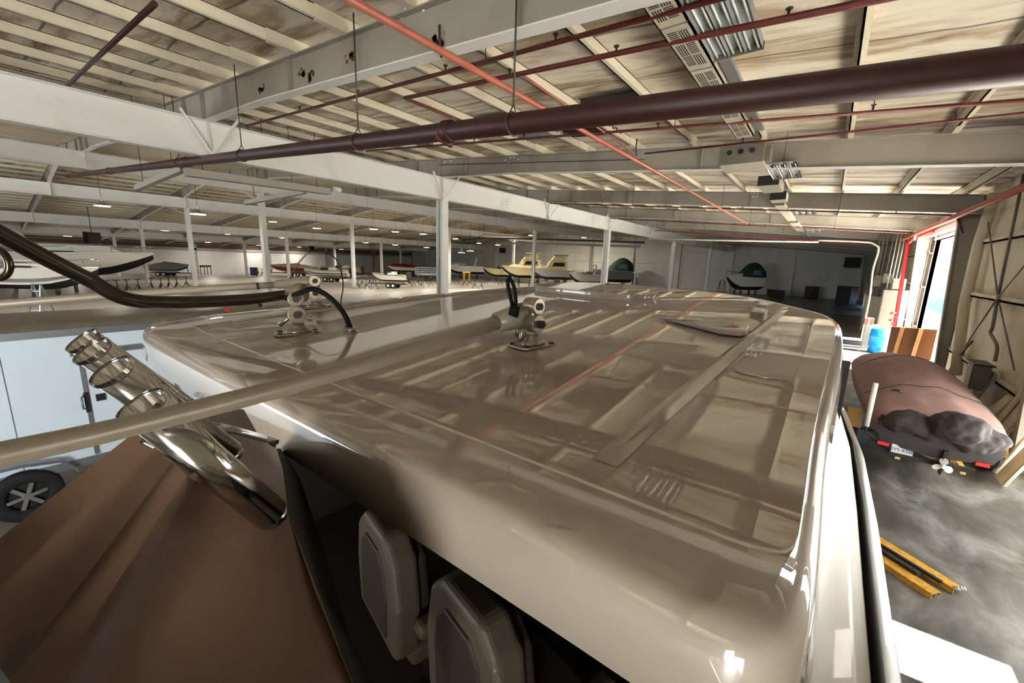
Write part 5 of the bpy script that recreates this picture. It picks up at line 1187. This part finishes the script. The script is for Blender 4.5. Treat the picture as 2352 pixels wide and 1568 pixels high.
def ladder(name, loc, rz, h, w, m, lab, cat='ladder'):
    o = empty(name, loc, lab, cat, None, rz)
    for s in (-1, 1):
        for t in (-1, 1): MB().bar((s*w/2, t*h*.22, .02), (s*w*.35, t*.02, h), .06, .05).build('rail', m, o)
    for k in range(int(h/.35)):
        f = (k+1)/(int(h/.35)+1); MB().bar((-w/2*(1-f*.3), -h*.22*(1-f), h*f), (w/2*(1-f*.3), -h*.22*(1-f), h*f), .05, .03).build('rung', m, o)
    MB().box((-w*.36, -.08, h-.02), (w*.36, .08, h+.03)).build('top_step', m_stand, o)
    return o
ladder('step_ladder', P(1456, 658, z=0), head(90), 2.0, .7, m_bluebin, 'blue step ladder by the dark bay')
ladder('step_ladder', P(90, 684, d=22).xy.to_3d(), head(90), 1.7, .6, m_alu, 'aluminium trestle ladder in front of the white cruiser at left')
ladder('step_ladder', P(1655, 680, z=0), head(90), 2.0, .8, m_stand, 'dark step ladder beside the boat in the dark bay')
yf = empty('gantry_frame', P(1072, 652, z=0), 'yellow steel frame standing on the hall floor', 'frame', None, head(0))
for s in (-1, 1):
    for t in (-.4, .4): MB().box((s*.6-.07, t-.07, 0), (s*.6+.07, t+.07, 1.7)).build('leg', m_yellow, yf)
MB().box((-.8, -.5, 1.7), (1.6, .5, 1.85)).build('beam', m_yellow, yf); MB().box((-.6, -.42, .8), (.6, -.36, .9)).build('crossbar', m_yellow, yf)
def barrel(loc, m, r, h, lab):
    o = empty('drum', loc, lab, 'drum'); MB().cyl((0, 0, 0), (0, 0, h), r, n=16).build('body', m, o)
    for z in (h*.33, h*.66): MB().cyl((0, 0, z-.02), (0, 0, z+.02), r+.02, n=16).build('hoop', m, o)
barrel(P(831, 630, z=0), m_bluebin, .35, 1.0, 'dark blue drum by the left wall'); barrel(P(818, 628, z=0), m_stand, .3, 1.0, 'dark drum beside the blue one by the left wall')
bn = empty('waste_bin', P(584, 633.5, z=0), 'dark blue waste bin beside the far column at left', 'bin', None, head(10)); MB().box((-.5, -.4, .1), (.5, .4, 1.3)).build('body', m_bluebin, bn, bevel=.05); MB().box((-.54, -.44, 1.3), (.54, .44, 1.4)).build('lid', m_stand, bn)
wb_ = empty('work_bench', P(474, 630, z=0), 'dark work bench against the left wall', 'bench', None, head(0)); MB().box((-.85, -.35, 1.2), (.85, .35, 1.5)).build('top', m_stand, wb_)
for s in (-1, 1):
    for t in (-.3, .3): MB().box((s*.75-.04, t-.04, 0), (s*.75+.04, t+.04, 1.2)).build('leg', m_stand, wb_)
# clutter in the dark bay and on the far floor
for i, (px, py, w_, h_, m_, nm, lab, cat) in enumerate([(1862, 684, 1.6, 1.5, m_stand, 'pallet_stack', 'dark stack beside the boat in the dark bay', 'pallets'), (1780, 682, 2.6, .9, m_stand, 'work_bench', 'low bench with parts at the end wall in the dark bay', 'bench'), (1940, 700, 2.0, 2.0, m_bdark, 'dark_cabinet', 'dark cabinet at the right end of the dark bay', 'cabinet'), (1278, 662, 1.4, 1.1, m_darkbox, 'tool_cart', 'grey tool cart in front of the right flybridge yacht', 'cart'), (1250, 662, .6, 1.0, m_bwhite, 'paint_drum', 'small pale drum in front of the flybridge yachts', 'drum')]):
    q = P(px, py, z=0); o = empty(nm, q, lab, cat, None, head(0))
    MB().box((-w_/2, -.4, .1), (w_/2, .4, h_)).build('body', m_, o, bevel=.03); MB().box((-w_/2-.04, -.44, h_), (w_/2+.04, .44, h_+.06)).build('top', m_greas, o)
    for s in (-1, 1): MB().box((s*w_*.4-.06, -.35, 0), (s*w_*.4+.06, .35, .1)).build('foot', m_stand, o)
# wall heaters and fans high up on far walls
for i, (px, py, s_, x_, y_, lab) in enumerate([(1957, 603, 1.3, None, 69.6, 'black louvred vent high on the end wall'), (1154, 575, 1.0, None, 69.5, 'dark fan at the corner of the end wall'), (212, 546, 1.1, -60, None, 'black unit heater hung at upper left'), (610, 564, 1.1, -82, None, 'black unit heater behind the second row column'), (716, 569, 1.1, -82, None, 'black unit heater above the loop of cable')]):
    q = P(px, py, x=x_, y=y_); o = empty('wall_fan' if y_ else 'unit_heater', q, lab, 'fan' if y_ else 'heater', None, 0 if y_ else head(0))
    MB().box((-s_*.6, -.25, -s_*.5), (s_*.6, .25, s_*.5)).build('housing', m_black, o)
    f = MB()
    for k in range(6): f.box((-s_*.55, -.28, -s_*.42+k*s_*.16), (s_*.55, -.25, -s_*.36+k*s_*.16))
    f.build('grille', m_greas, o)
    if not y_: MB().cyl((0, 0, s_*.5), (0, 0, deck(q.x)-q.z+.02), .03, n=6).build('hanger_rod', m_rod, o)
